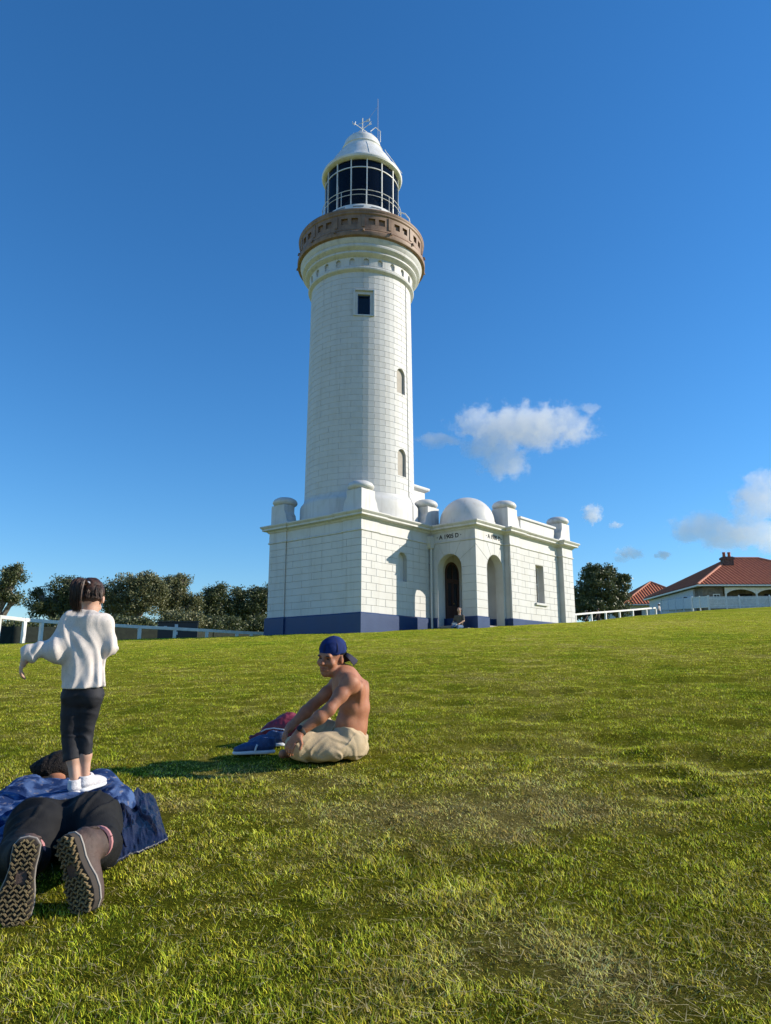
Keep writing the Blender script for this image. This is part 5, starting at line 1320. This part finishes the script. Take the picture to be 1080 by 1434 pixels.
# ================================================================== shoes
def sneaker(name, heel, fwd, mats, parent=None, s=1.0, roll=0.0, label=None, group=None, laces=True):
    """heel = ground point under the heel, fwd = toe direction; returns the thing (or part)"""
    f = Vector(fwd).normalized(); heel = Vector(heel)
    if parent is None: root = empty(name, heel, label=label, cat='shoe', group=group); loc0 = heel
    else: root = empty(name, (0, 0, 0)); root.parent = parent; loc0 = Vector(parent.location)
    M = frame(f); up = Vector(M[:, 2]); M = np.array(Matrix.Rotation(roll, 3, f)) @ M
    W = lambda p: np.array(heel) + M @ (np.array(p) * s)
    class Rt: location = loc0
    lo, hi = np.array(heel) - .34*s, np.array(heel) + .34*s
    U = Field(lo, hi, .005*s)
    U.ell(W((0, .05, .055)), np.array((.036, .055, .05))*s, M, .03*s); U.ell(W((0, .14, .045)), np.array((.042, .08, .04))*s, M, .04*s)
    U.ell(W((.002, .22, .032)), np.array((.045, .062, .030))*s, M, .04*s); U.econe(W((0, .045, .05)), W((0, .04, .105)), np.array((.036, .052))*s, np.array((.038, .050))*s, M[:, 0], .02*s)
    U.econe(W((0, .048, .075)), W((0, .045, .13)), np.array((.027, .036))*s, np.array((.030, .038))*s, M[:, 0], .006*s, 's')
    U.ell(W((0, .10, .09)), np.array((.022, .032, .02))*s, M, .02*s)
    U.plane(W((0, 0, .018)), -M[:, 2], lo, hi); up_o = U.build('upper', mats[0], root) if parent is None else None
    S = Field(lo, hi, .005*s)
    S.ell(W((0, .05, .012)), np.array((.038, .058, .03))*s, M, .02*s); S.ell(W((.002, .20, .012)), np.array((.050, .088, .03))*s, M, .04*s); S.ell(W((0, .13, .012)), np.array((.038, .09, .03))*s, M, .03*s)
    S.plane(W((0, 0, .026)), M[:, 2], lo, hi); S.plane(W((0, 0, .001)), -M[:, 2], lo, hi)
    if parent is None:
        S.build('sole', mats[1], root)
    else:
        root.location = (0, 0, 0)
        class RR: pass
        for fld, nm, m_ in ((U, 'upper', mats[0]), (S, 'sole', mats[1])):
            V, Q = fld.mesh(nm); link(nm, np_mesh(nm, V - np.array(loc0), Q, True), m_, root)
    if laces:
        mb = MB()
        for i in range(4):
            y = .115 + i*.022; z = .088 - i*.009
            mb.tube([Vector(W((-.022, y, z - .006))) - loc0, Vector(W((0, y + .004, z + .006))) - loc0, Vector(W((.022, y, z - .006))) - loc0], .0035*s, 5)
        tag(mb.build('laces', mats[2], root, smooth=True), kind='stuff')
        for sx in (-1, 1):
            mb = MB(); mb.tube([Vector(W((sx*.040, .11, .065))) - loc0, Vector(W((sx*.046, .12, .045))) - loc0, Vector(W((sx*.047, .125, .025))) - loc0], .007*s, 5); mb.build('side_stripe', mats[1], root, smooth=True)
    return root
h1 = hit(384, 1057); h1.z += .01
sneaker('running_shoe', h1, Vector((-1, -.05, -.03)), (BLUESH, RUBBERW, MATS['white_rubber']), label='navy running shoe with white sole lying nearest in front of the sitting man', group='pair of blue running shoes')
h2 = hit(398, 1047); h2.z += .01
sneaker('running_shoe', h2, Vector((-1, .25, -.03)), (BLUESH, RUBBERW, MATS['white_rubber']), label='navy running shoe half hidden between bag and nearer shoe', group='pair of blue running shoes')
BARE.append((h1.x - .13, h1.y, .17, .07, 0))
# maroon soft bag
def bag():
    c = hit(397, 1044); c = Vector((c.x, c.y + .08, gz(c.x, c.y + .08)))
    root = empty('drawstring_bag', c, label='crumpled maroon drawstring bag on the grass behind the blue running shoes', cat='bag')
    F = Field(np.array(c) - .36, np.array(c) + .36, .006); C_ = np.array(c)
    tip = C_ + np.array((-.19, -.04, .06))
    F.ell(C_ + np.array((.04, .02, .10)), (.17, .11, .115), None, .04); F.cap(C_ + np.array((0, 0, .12)), tip, .095, .03, .05); F.cap(tip, tip + np.array((-.05, -.01, -.015)), .022, .035, .02)
    F.ell(C_ + np.array((.1, -.02, .12)), (.09, .07, .07), None, .04)
    F.plane(C_ + np.array((0, 0, .0)), (0, .085, -1), C_ - .4, C_ + .4)
    F.warp(folds(11, .016, 3.0, (.5, 1.2, 1.4)), C_ - .4, C_ + .4); F.warp(folds(28, .004, 1.0), C_ - .4, C_ + .4)
    F.build('bag_body', MAROON, root)
    mb = MB(); mb.tube([Vector(tip - C_) + Vector(p) for p in ((.02, -.03, .03), (.06, -.06, .05), (.12, -.09, .06), (.2, -.1, .05))], .005, 6); mb.build('cord', MATS['paper_white'], root, smooth=True)
bag()

# ================================================================== adult lying face down, feet to the viewer
LD = Vector((-.42, .906, 0)).normalized(); LR = Vector((.906, .42, 0)).normalized()
LO = Vector((-1.055, 2.62, 0))
def LP(s, l, h):
    p = LO + LD*s + LR*l; return np.array((p.x, p.y, float(ground_base(p.x, p.y)) + h))
def lying():
    o = LP(.9, 0, 0)
    root = empty('person', o, label='person in black trousers and blue patterned shirt lying face down with boot soles showing', cat='person')
    lo = np.array((-2.35, 2.4, .02)); hi = np.array((-.55, 4.6, .85))
    # skin: head, neck, hands, one surface with a plain torso core
    F = Field(lo, hi, .006)
    hc = LP(1.62, -.05, .145); M = frame(tuple(LD*.35 + Vector((-.35, -.1, -.8))), tuple(LD))
    head_on(F, hc, M, 1.0); F.cap(LP(1.40, -.01, .10), hc, .055, .052, .03); F.cap(LP(1.38, 0, .09), LP(.9, 0, .07), .07, .06, .03); F.cap(LP(.9, 0, .07), LP(.72, 0, .09), .06, .07, .03)
    for sx in (-1, 1):
        EL, WR = (LP(1.08, -.30, .08), LP(.84, -.33, .05)) if sx < 0 else (LP(1.14, .25, .07), LP(1.40, .14, .04))
        F.cap(LP(1.38, sx*.12, .11), EL, .04, .035, .03); F.cap(EL, WR, .035, .025, .03)
        F.cap(LP(.78, sx*.1, .1), LP(.42, sx*.16, .08), .05, .04, .03)
        hand_on(F, WR, -LD if sx < 0 else LD, (0, 0, 1), 1.0, .4, -sx)
    F.build('body', SKIN_T, root)
    H = Field(hc - .24, hc + .24, .005); H.ell(hc + M @ np.array((0, -.022, .030)), (.090, .112, .104), M, .01); H.ell(hc + np.array((-.01, -.02, .05)), (.10, .09, .055), None, .03)
    H.plane(hc + M @ np.array((0, .055, 0)), M[:, 1], hc - .3, hc + .3); H.warp(folds(30, .006, 1.0, (1, .4, 1)), hc - .3, hc + .3); H.warp(folds(70, .002), hc - .3, hc + .3); H.build('hair', HAIRB, root, 1)
    # shirt
    S = Field(lo, hi, .006)
    X = np.array(LR)
    S.econe(LP(.83, 0, .10), LP(1.10, -.01, .075), (.235, .115), (.21, .085), X, .05); S.econe(LP(1.08, -.01, .075), LP(1.42, -.01, .085), (.21, .085), (.21, .085), X, .05)
    S.ell(LP(1.34, 0, .09), (.24, .13, .08), np.stack([X, np.array(LD), (0, 0, 1)], 1), .05)
    for sx in (-1, 1):
        e_, w_ = (LP(1.10, -.29, .085), LP(.90, -.33, .06)) if sx < 0 else (LP(1.14, .25, .075), LP(1.36, .15, .05))
        S.cap(LP(1.38, sx*.17, .12), e_, .085, .072, .05); S.cap(e_, w_, .070, .055, .04)
    S.ell(LP(.80, -.22, .06), (.10, .12, .05), np.stack([X, np.array(LD), (0, 0, 1)], 1), .05)
    S.warp(folds(7, .006, 4.0)); S.warp(wrinkle(LD + LR*.5, 15, .014, 4.0, .25)); S.warp(wrinkle(LR - LD*.4, 20, .010, 8.0, .25))
    S.plane(LP(1, 0, -.01), (.03, .085, -1), lo, hi)
    S.build('shirt', DENIM, root)
    # trousers
    t1 = at(17, 1303, 2.58); t2 = at(118, 1288, 2.66)
    BT = []
    for t_, up_, nr_ in ((t1, (.03, .12, 1), (.36, -.92, .12)), (t2, (-.44, .10, 1), (-.30, -.95, .0))):
        up_ = Vector(up_).normalized(); nr_ = Vector(nr_); nr_ = (nr_ - up_*nr_.dot(up_)).normalized(); BT.append((Vector((t_.x, t_.y, gz(t_.x, t_.y) - .004)), up_, nr_))
    ANK = [np.array(BT[0][0] + BT[0][1]*.19 - BT[0][2]*.19), np.array((-1.095, 2.87, gz(-1.09, 2.87) + .135))]
    T = Field(lo, hi, .006)
    T.ell(LP(.70, .095, .115), (.122, .16, .118), np.stack([X, np.array(LD), (0, 0, 1)], 1), .04); T.ell(LP(.70, -.095, .112), (.122, .16, .115), np.stack([X, np.array(LD), (0, 0, 1)], 1), .04)
    T.econe(LP(.74, 0, .105), LP(.92, 0, .085), (.200, .110), (.185, .095), X, .04)
    for sx, kl, an_ in ((1, .12, ANK[1]), (-1, -.165, ANK[0])):
        kn_ = LP(.44, kl, .085)
        T.cap(LP(.72, sx*.105, .12), kn_, .108, .080, .03); T.cap(kn_, an_, .078, .058, .03); T.econe(kn_*.4 + an_*.6, an_ + (an_ - kn_)*.06, (.066, .060), (.068, .062), X, .02)
    T.warp(folds(6, .005, 6.0)); T.warp(wrinkle(LD + LR*.3, 13, .013, 6.0, .3)); T.warp(wrinkle(LD*.6 - LR, 18, .009, 2.0, .25))
    T.plane(LP(.5, 0, -.012), (.03, .085, -1), lo, hi)
    T.build('trousers', BLKP, root)
    # boots: sole plates stand on the toe
    def boot(toe, up, nrm, side):
        up = Vector(up).normalized(); n = Vector(nrm); n = (n - up*n.dot(up)).normalized(); x = up.cross(n) * side
        toe = Vector(toe); b = empty('boot', (0, 0, 0)); b.parent = root
        Wf = lambda a, y, d: toe + x*(a*1.12) + up*(y*.92) + n*d - Vector(o)
        out = [(.0, .0), (.028, .006), (.046, .03), (.054, .07), (.052, .11), (.042, .15), (.036, .19), (.038, .23), (.036, .265), (.022, .286), (0, .292), (-.022, .286), (-.036, .265), (-.036, .23), (-.033, .19), (-.035, .15), (-.042, .11), (-.046, .07), (-.042, .03), (-.026, .006)]
        area = sum(out[i-1][0]*out[i][1] - out[i][0]*out[i-1][1] for i in range(len(out)))
        if area < 0: out = out[::-1]
        MB().prism(out, lambda p: Wf(p[0], p[1], -.028), lambda p: Wf(p[0], p[1], -.002)).build('sole', TREAD if False else mat('boot_sole_rubber', (.045, .035, .028), .9) if 'boot_sole_rubber' not in MATS else MATS['boot_sole_rubber'], b, bevel=.004)
        MB().prism(offset_poly(out, -.003), lambda p: Wf(p[0], p[1], -.036), lambda p: Wf(p[0], p[1], -.0285)).build('midsole', mat('midsole_rubber', (.30, .27, .24), .7) if 'midsole_rubber' not in MATS else MATS['midsole_rubber'], b, bevel=.003)
        # chevron lugs
        mb = MB()
        def inside(a, y):
            w_ = np.interp(y, [q[1] for q in sorted([q for q in out if q[0] >= 0], key=lambda q: q[1])], [q[0] for q in sorted([q for q in out if q[0] >= 0], key=lambda q: q[1])]); w2 = np.interp(y, [q[1] for q in sorted([q for q in out if q[0] <= 0], key=lambda q: q[1])], [q[0] for q in sorted([q for q in out if q[0] <= 0], key=lambda q: q[1])])
            return w2 + .004 < a < w_ - .004
        for r_ in range(19):
            for q in range(-4, 5):
                a = q*.0125 + .006*(r_ % 2); y = .012 + r_*.0148
                if .135 < y < .185 and abs(a) < .017: continue
                if not inside(a, y): continue
                t = .75 if (q % 2 == 0) else -.75
                ex = (x*math.cos(t) + up*math.sin(t)); ey = (-x*math.sin(t) + up*math.cos(t))
                hh = .005 + .002*random.random()
                mb.obox(Wf(a, y, -.002 + hh), ex*.0072, ey*.0028, n*hh)
        tag(mb.build('tread_lugs', TREAD, b), kind='stuff')
        MB().prism(rect(-.015, .015, .137, .183), lambda p: Wf(p[0], p[1], -.001), lambda p: Wf(p[0], p[1], .004)).build('shank_plate', BOOTB, b)
        U = Field(np.array(toe) - .4, np.array(toe) + .4, .006); Mx = np.array([[x.x, up.x, n.x], [x.y, up.y, n.y], [x.z, up.z, n.z]])
        w = lambda a, y, d: np.array(toe + x*(a*1.05) + up*(y*.92) + n*d)
        U.ell(w(0, .07, -.055), (.047, .068, .036), Mx, .03); U.ell(w(0, .16, -.07), (.040, .09, .05), Mx, .04); U.ell(w(0, .24, -.085), (.036, .048, .06), Mx, .04); U.econe(w(0, .23, -.09), w(0, .215, -.165), (.040, .05), (.044, .055), Mx[:, 0], .03)
        U.plane(w(0, 0, -.036), Mx[:, 2], np.array(toe) - .4, np.array(toe) + .4)
        V, Q = U.mesh('upper'); link('upper', np_mesh('upper', V - o, Q, True), BOOTB, b)
        mb = MB(); mb.tube([Wf(.03*math.cos(t), .275 + .01*math.sin(t), -.13 + .03*math.sin(t)) for t in np.linspace(0, 2*math.pi, 14)], .005, 5, False); mb.build('pull_loop', BOOTB, b, smooth=True)
        mb = MB(); mb.tube([Wf(.043*math.cos(t), .222 + .052*math.sin(t), -.166) for t in np.linspace(0, 2*math.pi, 18)], .009, 6, False); mb.build('collar_lining', mat('pink_lining', (.45, .2, .2), .8) if 'pink_lining' not in MATS else MATS['pink_lining'], b, smooth=True)
    boot(*BT[0], -1); boot(*BT[1], 1)
    for s_, l_, a_, b_ in ((.85, 0, .5, .27), (1.25, 0, .45, .32)):
        q = LP(s_, l_, 0); BARE.append((q[0], q[1], a_, b_, math.atan2(LD.y, LD.x)))
    # navy jacket spread beside the hips
    q = [hit(150, 1120), hit(214, 1117), hit(236, 1178), hit(168, 1210)]
    q = [Vector((p.x, p.y, 0)) for p in q]
    jr = empty('jacket', ((q[0] + q[2]) / 2).to_tuple()[:2] + (gz(*((q[0] + q[2]) / 2).to_tuple()[:2]),), label='navy nylon jacket crumpled on the grass beside the lying person', cat='jacket')
    n = 130; U_, V_ = np.meshgrid(np.linspace(-.12, 1.0, n), np.linspace(0, 1, n))
    ed = 1 + .10*noise3(V_*5, U_*5, 2.2)
    uu = np.clip(.5 + (U_ - .5)*ed, -.2, 1.1)[..., None]; vv = (.5 + (V_ - .5)*(1 + .12*noise3(U_*5, V_*5, 7.7)))[..., None]
    q = [np.array(p)[:2] for p in q]
    XY = (q[0]*(1-uu) + q[1]*uu)*(1-vv) + (q[3]*(1-uu) + q[2]*uu)*vv
    edge = np.minimum(np.minimum(1 - U_, .3), np.minimum(V_, 1 - V_)*1.6); edge = np.clip(edge / .34, 0, 1)**1.3
    def rdg(f, a_, sd): 
        q_ = noise3((U_*math.cos(a_) + V_*math.sin(a_))*f + 1.2*noise3(U_*4 + sd, V_*4, sd), (V_*math.cos(a_) - U_*math.sin(a_))*f*.35 + sd, sd); r_ = np.clip(1 - 4.5*np.abs(q_), 0, 1); return r_*r_*(3 - 2*r_)
    zz = ground_base(XY[..., 0], XY[..., 1]) + .016 + edge*(.030 + .030*rdg(4, .7, 1.3) + .024*rdg(5, -.6, 4.1) + .012*rdg(9, 1.3, 2.2) + .006*rdg(14, .2, 8.8) + .05*np.clip(noise3(U_*3, V_*3, 5.5), 0, 1)) + .006*noise3(U_*22, V_*22, 1.0)
    top = np.concatenate([XY, zz[..., None]], -1).reshape(-1, 3) - np.array(jr.location); bot = top - np.array((0, 0, .012))
    ix = np.arange(n*n).reshape(n, n); Fq = np.stack([ix[:-1, :-1], ix[:-1, 1:], ix[1:, 1:], ix[1:, :-1]], -1).reshape(-1, 4)
    bd = np.concatenate([ix[0, :], ix[1:, -1], ix[-1, -2::-1], ix[-2:0:-1, 0]]); bn = np.roll(bd, -1)
    side = np.stack([bd, bn, bn + n*n, bd + n*n], 1)
    me = np_mesh('jacket', np.concatenate([top, bot]), np.concatenate([Fq[:, ::-1], Fq + n*n, side]), True)
    bm = bmesh.new(); bm.from_mesh(me); bmesh.ops.recalc_face_normals(bm, faces=bm.faces); bm.to_mesh(me); bm.free()
    link('shell', me, NAVYC, jr)
    mb = MB(); zr = [top.reshape(n, n, 3)[i, 30 + int(8*math.sin(i*.1))] + np.array((0, 0, .004)) for i in range(6, n - 6, 4)]; mb.tube([tuple(p) for p in zr], .004, 5); mb.build('zip', MATS['navy_nylon'], jr, smooth=True)
    m_ = (q[0] + q[2]) / 2; BARE.append((m_[0], m_[1], .30, .2, -.6))
lying()

# ================================================================== girl standing on the lying person's back
def girl():
    Yg = 3.60
    A = lambda px, py, dy=0.0: np.array(at(px, py, Yg + dy))
    c = A(110, 1112)
    root = empty('person', c, label='small girl in grey knit top and dark leggings standing on the lying person', cat='person')
    lo, hi = A(10, 1125), A(175, 795); lo[1], hi[1] = Yg - .35, Yg + .38
    F = Field(lo, hi, .0042)
    hc = A(127, 838.5, .04); M = frame((-.22, .86, -.45))
    head_on(F, hc, M, .76)
    F.cap(A(122, 868, .02), A(127, 846, .035), .032, .032, .02); F.cap(A(121, 880, .02), A(117, 960, .01), .042, .045, .03)
    sl, sr = A(99, 872, -.01), A(150, 874, .02); el, wl = A(76, 908, -.06), A(40, 916, -.10); er, wr = A(153, 905, .02), A(146, 896, .16)
    for s_, e_, w_ in ((sl, el, wl), (sr, er, wr)):
        F.cap(A(122, 872, .02), s_, .024, .022, .02); F.cap(s_, e_, .024, .022, .02); F.cap(e_, w_, .026, .019, .02)
    hand_on(F, wl, A(31, 932, -.10) - wl, (-.6, -.5, .5), .80, .6, 1); hand_on(F, wr, A(138, 890, .2) - wr, (0, .2, 1), .66, .6, -1)
    hipl, hipr = A(104, 975), A(130, 974); kl, kr = A(100, 1034, .01), A(119.5, 1028, .02); al, ar_ = A(105, 1097, -.01), A(119, 1092, .03)
    for h_, k_, a_ in ((hipl, kl, al), (hipr, kr, ar_)):
        F.cap(h_, k_, .04, .028, .02); F.cap(k_, k_*.55 + a_*.45, .024, .0285, .01); F.cap(k_*.55 + a_*.45, a_, .0285, .020, .02)
    F.build('body', SKIN_G, root)
    # leggings to below the knee
    P = Field(lo, hi, .0042)
    X = np.array((1, .1, 0))
    P.econe(A(116, 972), A(116, 945), (.088, .066), (.080, .062), X, .03); P.cap(A(104, 974), A(127, 974), .052, .050, .03); P.ell(A(103, 979, -.022), (.046, .044, .048), None, .03); P.ell(A(127.5, 978, -.022), (.044, .044, .048), None, .03)
    for ch_, rs_ in (([A(103.5, 976), A(101.5, 1000, .0), A(100, 1018, .005), A(99.5, 1034, .01), A(100.5, 1050, .005)], [.055, .052, .046, .0405, .039]), ([A(128, 975), A(123.5, 1000, .01), A(120.5, 1016, .015), A(119, 1030, .02), A(119.5, 1044, .02)], [.053, .045, .038, .032, .031])):
        P.chain(ch_, rs_, .006)
    P.econe(A(99.8, 1038, .01), A(102, 1064, .0), (.0395, .041), (.0385, .0395), X, .006); P.econe(A(119, 1034, .02), A(120, 1056, .025), (.0315, .033), (.0315, .033), X, .006)
    P.cap(A(114.5, 992, -.05), A(111, 1062, -.035), .010, .009, .010, 's')
    P.warp(wrinkle((.4, .2, 1), 26, .0045, 2.0, .3)); P.warp(wrinkle((-.5, .2, 1), 34, .003, 4.0, .3))
    P.plane(A(101, 1064.5), (0, .05, -1), A(80, 1100, -.2), A(112.2, 1040, .3)); P.build('leggings', LEG, root)
    # loose knit top
    S = Field(lo, hi, .0042)
    S.econe(A(115.5, 985), A(121.5, 866), (.104, .088), (.085, .064), X, .04)
    S.ell(A(122, 868), (.088, .055, .036), None, .04); S.cap(sl, sr, .034, .034, .04); S.ell(A(122, 859, .0), (.045, .042, .022), None, .02)
    S.cap(A(104, 872), el, .042, .042, .05); S.cap(A(98, 888, -.02), el + np.array((.01, 0, -.012)), .034, .038, .05); S.cap(el, A(44, 914, -.10), .042, .033, .04); S.econe(A(46, 914.5, -.10), A(37.5, 917, -.10), (.036, .036), (.030, .030), (0, 1, 0), .01)
    S.cap(A(147, 872), er, .040, .038, .03); S.cap(er, A(149, 898, .15), .037, .03, .03)
    def drape(X_, Y_, Z_):
        t = np.clip((Z_ - A(117, 962)[2]) / .34, 0, 1)
        return .0055 * np.sin((X_*1.0 + Y_*.5)*95 + 9*noise3(X_*6, Y_*6, Z_*4)*2) * (1 - .75*t) * (1 - 0*t)
    S.warp(drape); S.warp(folds(11, .005, 3.0, (1.4, 1.2, .5))); S.warp(wrinkle((1, .4, .25), 17, .010, 3.0, .16)); S.warp(wrinkle((1, .2, -.5), 24, .004, 8.0, .2)); S.warp(wrinkle((-.6, 0, 1), 26, .0045, 5.0, .25, mask=lambda X, Y, Z: np.clip((A(96, 900)[0] - X)/.04, 0, 1)))
    S.ell(A(123, 848, .01), (.042, .042, .03), None, .006, 's')
    S.plane(A(116, 962), (.02, .10, -1), lo, hi, .006)
    S.build('top', GREYTOP, root)
    # hair: cap of hair plus high ponytail of strands
    H = Field(hc - .22, hc + .22, .0042)
    H.ell(hc + M @ np.array((0, -.018, .028)), (.0645, .078, .073), M, .01)
    H.plane(hc + M @ np.array((0, .035, 0)), M @ np.array((0, 1, -.25)), hc - .3, hc + .3); H.plane(hc + M @ np.array((0, 0, -.03)), M @ np.array((0, .35, -1)), hc - .3, hc + .3)
    H.warp(folds(60, .0022, 1.0, (1, 1, .3)), hc - .3, hc + .3); H.build('hair', HAIRD, root, 1)
    tie = Vector(A(122, 818.5, -.03)); r = np.random.default_rng(5); cs = []
    mb = MB(); mb.tube([tie - root.location + Vector((.011*math.cos(t), .006, .013*math.sin(t))) for t in np.linspace(0, 2*math.pi, 14)], .006, 6, False); mb.build('hair_tie', MATS['paper_white'], root, smooth=True)
    for i in range(260):
        a = r.normal(size=3); w = r.random()
        a = np.clip(a, -1.6, 1.6); p1 = Vector(A(112.5 + 4.5*a[0], 810 + 2.5*abs(a[1]), -.075 + .014*a[2])); p2 = Vector(A(107.5 + 5.0*a[0], 822 + 3*a[1], -.09 + .018*a[2])); p3 = Vector(A(106 + 5*a[0], 838 + 4*a[1], -.09 + .016*a[2])); p4 = Vector(A(107 + 3.6*a[0] + 2*w, 852 + 6*r.random(), -.08 + .012*a[2]))
        pts = [tie + Vector(r.normal(size=3) * .004), p1, p2, p3, p4]
        fine = []
        for j in range(4):
            P0_, P1_, P2_, P3_ = pts[max(j-1, 0)], pts[j], pts[j+1], pts[min(j+2, 4)]
            for t in (0, .33, .66): fine.append(.5*((2*P1_) + (P2_ - P0_)*t + (2*P0_ - 5*P1_ + 4*P2_ - P3_)*t*t + (3*P1_ - P0_ - 3*P2_ + P3_)*t**3))
        cs.append(fine + [p4])
    strands('ponytail', root, HAIRD, cs, .0034, 4)
    T_ = Field(np.array(tie) - .2, np.array(tie) + .2, .005)
    T_.chain([np.array(tie), A(111, 814, -.07), A(107, 826, -.08), A(107, 842, -.075)], [.012, .016, .019, .011], .02); T_.warp(folds(50, .003, 2.0, (1, 1, .25)), np.array(tie) - .3, np.array(tie) + .3); T_.build('ponytail_core', HAIRD, root, 1)
    # loose hair at the nape and over the head
    cs = []
    for i in range(420):
        th = (r.random() - .5) * 4.2; u0 = np.array((.060*math.sin(th), -.055 - .026*math.cos(th)*.6, -.02 - .02*r.random()))
        a0 = Vector(hc + M @ u0); b_ = Vector(hc + M @ (u0*np.array((.9, 1.08, 1)) + np.array((0, -.012, .05)))); cs.append([a0, (a0 + b_)/2 + Vector(r.normal(size=3)*.004), b_, b_.lerp(tie, .5), tie + Vector(r.normal(size=3)*.006)])
    strands('swept_hair', root, HAIRD, cs, .0020, 4)
    # shoes
    for nm, a_, dx in (('shoe', al, -.02), ('shoe', ar_, .02)):
        heel = Vector((a_[0], a_[1] - .035, c[2] - .004 + (.012 if dx > 0 else 0)))
        sneaker(nm, heel, Vector((.12 + dx*2, 1, .05)), (SHOEW, RUBBERW, RUBBERW), parent=root, s=.70, laces=False)
girl()

# ================================================================== small far figures
def small_person(label, foot, hgt, fwd, top_m, leg_m, hair_m, pose='stand', hat=None, bagm=None, group='visitors around the lighthouse', skin=None):
    foot = Vector(foot); root = empty('person', foot, label=label, cat='person', group=group)
    M = frame(fwd); s = hgt / 1.72; sk = skin or SKIN_G
    W = lambda p: np.array(foot) + M @ (np.array(p) * s)
    lo, hi = np.array(foot) - np.array((.7, .7, .05)), np.array(foot) + np.array((.7, .7, 1.9))
    F, T_, P = (Field(lo, hi, .014) for _ in range(3))
    if pose == 'sit':
        hip, z0 = .42, 0; kn = [W((-.12, .42, .46)), W((.12, .44, .46))]; an = [W((-.16, .50, .06)), W((.14, .46, .06))]; base = np.array((0, 0, .45)); lean = .05
        hp = [W((-.09, 0, .47)), W((.09, 0, .47))]; ch = .92; hd = 1.22; el = [W((-.27, .10, .72)), W((.27, .06, .70))]; wr = [W((-.16, .36, .58)), W((.20, .30, .56))]
    else:
        hp = [W((-.09, 0, .88)), W((.09, 0, .88))]; kn = [W((-.10, .05, .48)), W((.10, -.03, .48))]; an = [W((-.10, .0, .07)), W((.11, -.14 if pose == 'walk' else 0, .07))]
        ch = 1.32; hd = 1.60; el = [W((-.26, -.03, 1.10)), W((.26, .02, 1.10))]; wr = [W((-.25, .10, .88)), W((.25, .14, .90))]
    F.ell(W((0, .01, hd)), np.array((.085, .10, .125))*s, M, .02); F.cap(W((0, 0, ch)), W((0, 0, hd - .08)), .055*s, .052*s, .02); F.cap(W((0, 0, ch)), (hp[0] + hp[1])/2, .08*s, .08*s, .03)
    T_.econe((hp[0] + hp[1])/2 + np.array((0, 0, .0)), W((0, 0, ch)), np.array((.165, .115))*s, np.array((.19, .11))*s, M[:, 0], .05); T_.ell(W((0, 0, ch)), np.array((.20, .10, .09))*s, M, .04)
    for i, sx in ((0, -1), (1, 1)):
        sh = W((sx*.19, 0, ch + .03)); F.cap(sh, el[i], .04*s, .036*s, .02); F.cap(el[i], wr[i], .036*s, .026*s, .02); hand_on(F, wr[i], (wr[i] - el[i]), M[:, 2] if pose == 'sit' else M[:, 0]*sx, 1.0*s, .5, sx)
        T_.cap(sh, sh*.25 + el[i]*.75, .06*s, .055*s, .03)
        F.cap(hp[i], kn[i], .05*s, .045*s, .02); F.cap(kn[i], an[i], .045*s, .035*s, .02)
        P.cap(hp[i], kn[i], .095*s, .07*s, .03); P.cap(kn[i], an[i], .068*s, .052*s, .03)
        mb = MB(); mb.obox(Vector(an[i]) + Vector(M[:, 1])*.06*s - Vector((0, 0, .03*s)) - foot, Vector(M[:, 0])*.045*s, Vector(M[:, 1])*.13*s, Vector((0, 0, .04*s))); mb.build('shoe', DARK, root, bevel=.02)
    P.ell((hp[0] + hp[1])/2, np.array((.17, .13, .11))*s, M, .04)
    F.build('body', sk, root, 1); T_.build('top', top_m, root, 1); P.build('trousers', leg_m, root, 1)
    H = Field(lo, hi, .014); H.ell(W((0, -.015, hd + .02)), np.array((.095, .112, .125))*s, M, .02); H.plane(W((0, .045, 0)), M[:, 1], lo, hi); H.plane(W((0, 0, hd - .05)), (0, 0, -1), lo, hi); H.build('hair', hair_m, root, 1)
    if hat:
        mb = MB(); mb.lathe([(0, .11), (.07, .11), (.095, .08), (.10, .02), (.17, .0), (.17, -.012), (0, -.012)], 16); me = mb.mesh('hat'); me.transform(Matrix.Translation(Vector(W((0, 0, hd + .07))) - foot)); link('hat', me, hat, root, True)
    if bagm:
        mb = MB(); b = Vector(W((.12, .26, .55 if pose == 'sit' else 1.0))) - foot; mb.obox(b, Vector(M[:, 0])*.11, Vector(M[:, 1])*.05, Vector((0, 0, .09))); mb.build('bag', bagm, root, bevel=.03)
TANT = mat('taupe_tee', (.10, .085, .07), .9); JEANS = mat('blue_jeans', (.05, .10, .20), .9, (.08, .14, .26), 20); REDW = mat('pink_white_top', (.55, .36, .33), .9, (.7, .66, .62), 14, (.45, .5)); BLKT = mat('black_tee', (.015, .015, .018), .9)
def LW(a, b):
    c_, s_ = math.cos(LROT), math.sin(LROT); return Vector((P0.x + a*c_ - b*s_, P0.y + a*s_ + b*c_, 0))
sp = LW(4.22, -1.86); sp.z = gz(sp.x, sp.y)
small_person('person in dark shirt and blue jeans sitting on the step at the lighthouse door', Vector((sp.x, sp.y, 2.74 - .42 + .02)), 1.62, (-.55, -.83, 0), TANT, JEANS, HAIRD, 'sit', bagm=MATS['paper_white'])
q = at(924, 861, 73.5); small_person('walker in pale hat and pink top beside the end of the rail fence', (q.x, q.y, gz(q.x, q.y)), 1.55, (-.7, .7, 0), REDW, JEANS, HAIRD, 'walk', hat=MATS['paper_white'])
q = at(822, 872, 67.5); small_person('left of two dark-clothed people standing before the bushy tree', (q.x, q.y, gz(q.x, q.y)), 1.7, (-1, .2, 0), BLKT, BLKT, HAIRD)
q = at(838.5, 871, 68.0); small_person('right of two dark-clothed people standing before the bushy tree', (q.x, q.y, gz(q.x, q.y)), 1.75, (-.6, .8, 0), BLKT, BLKT, HAIRD)
lawn()
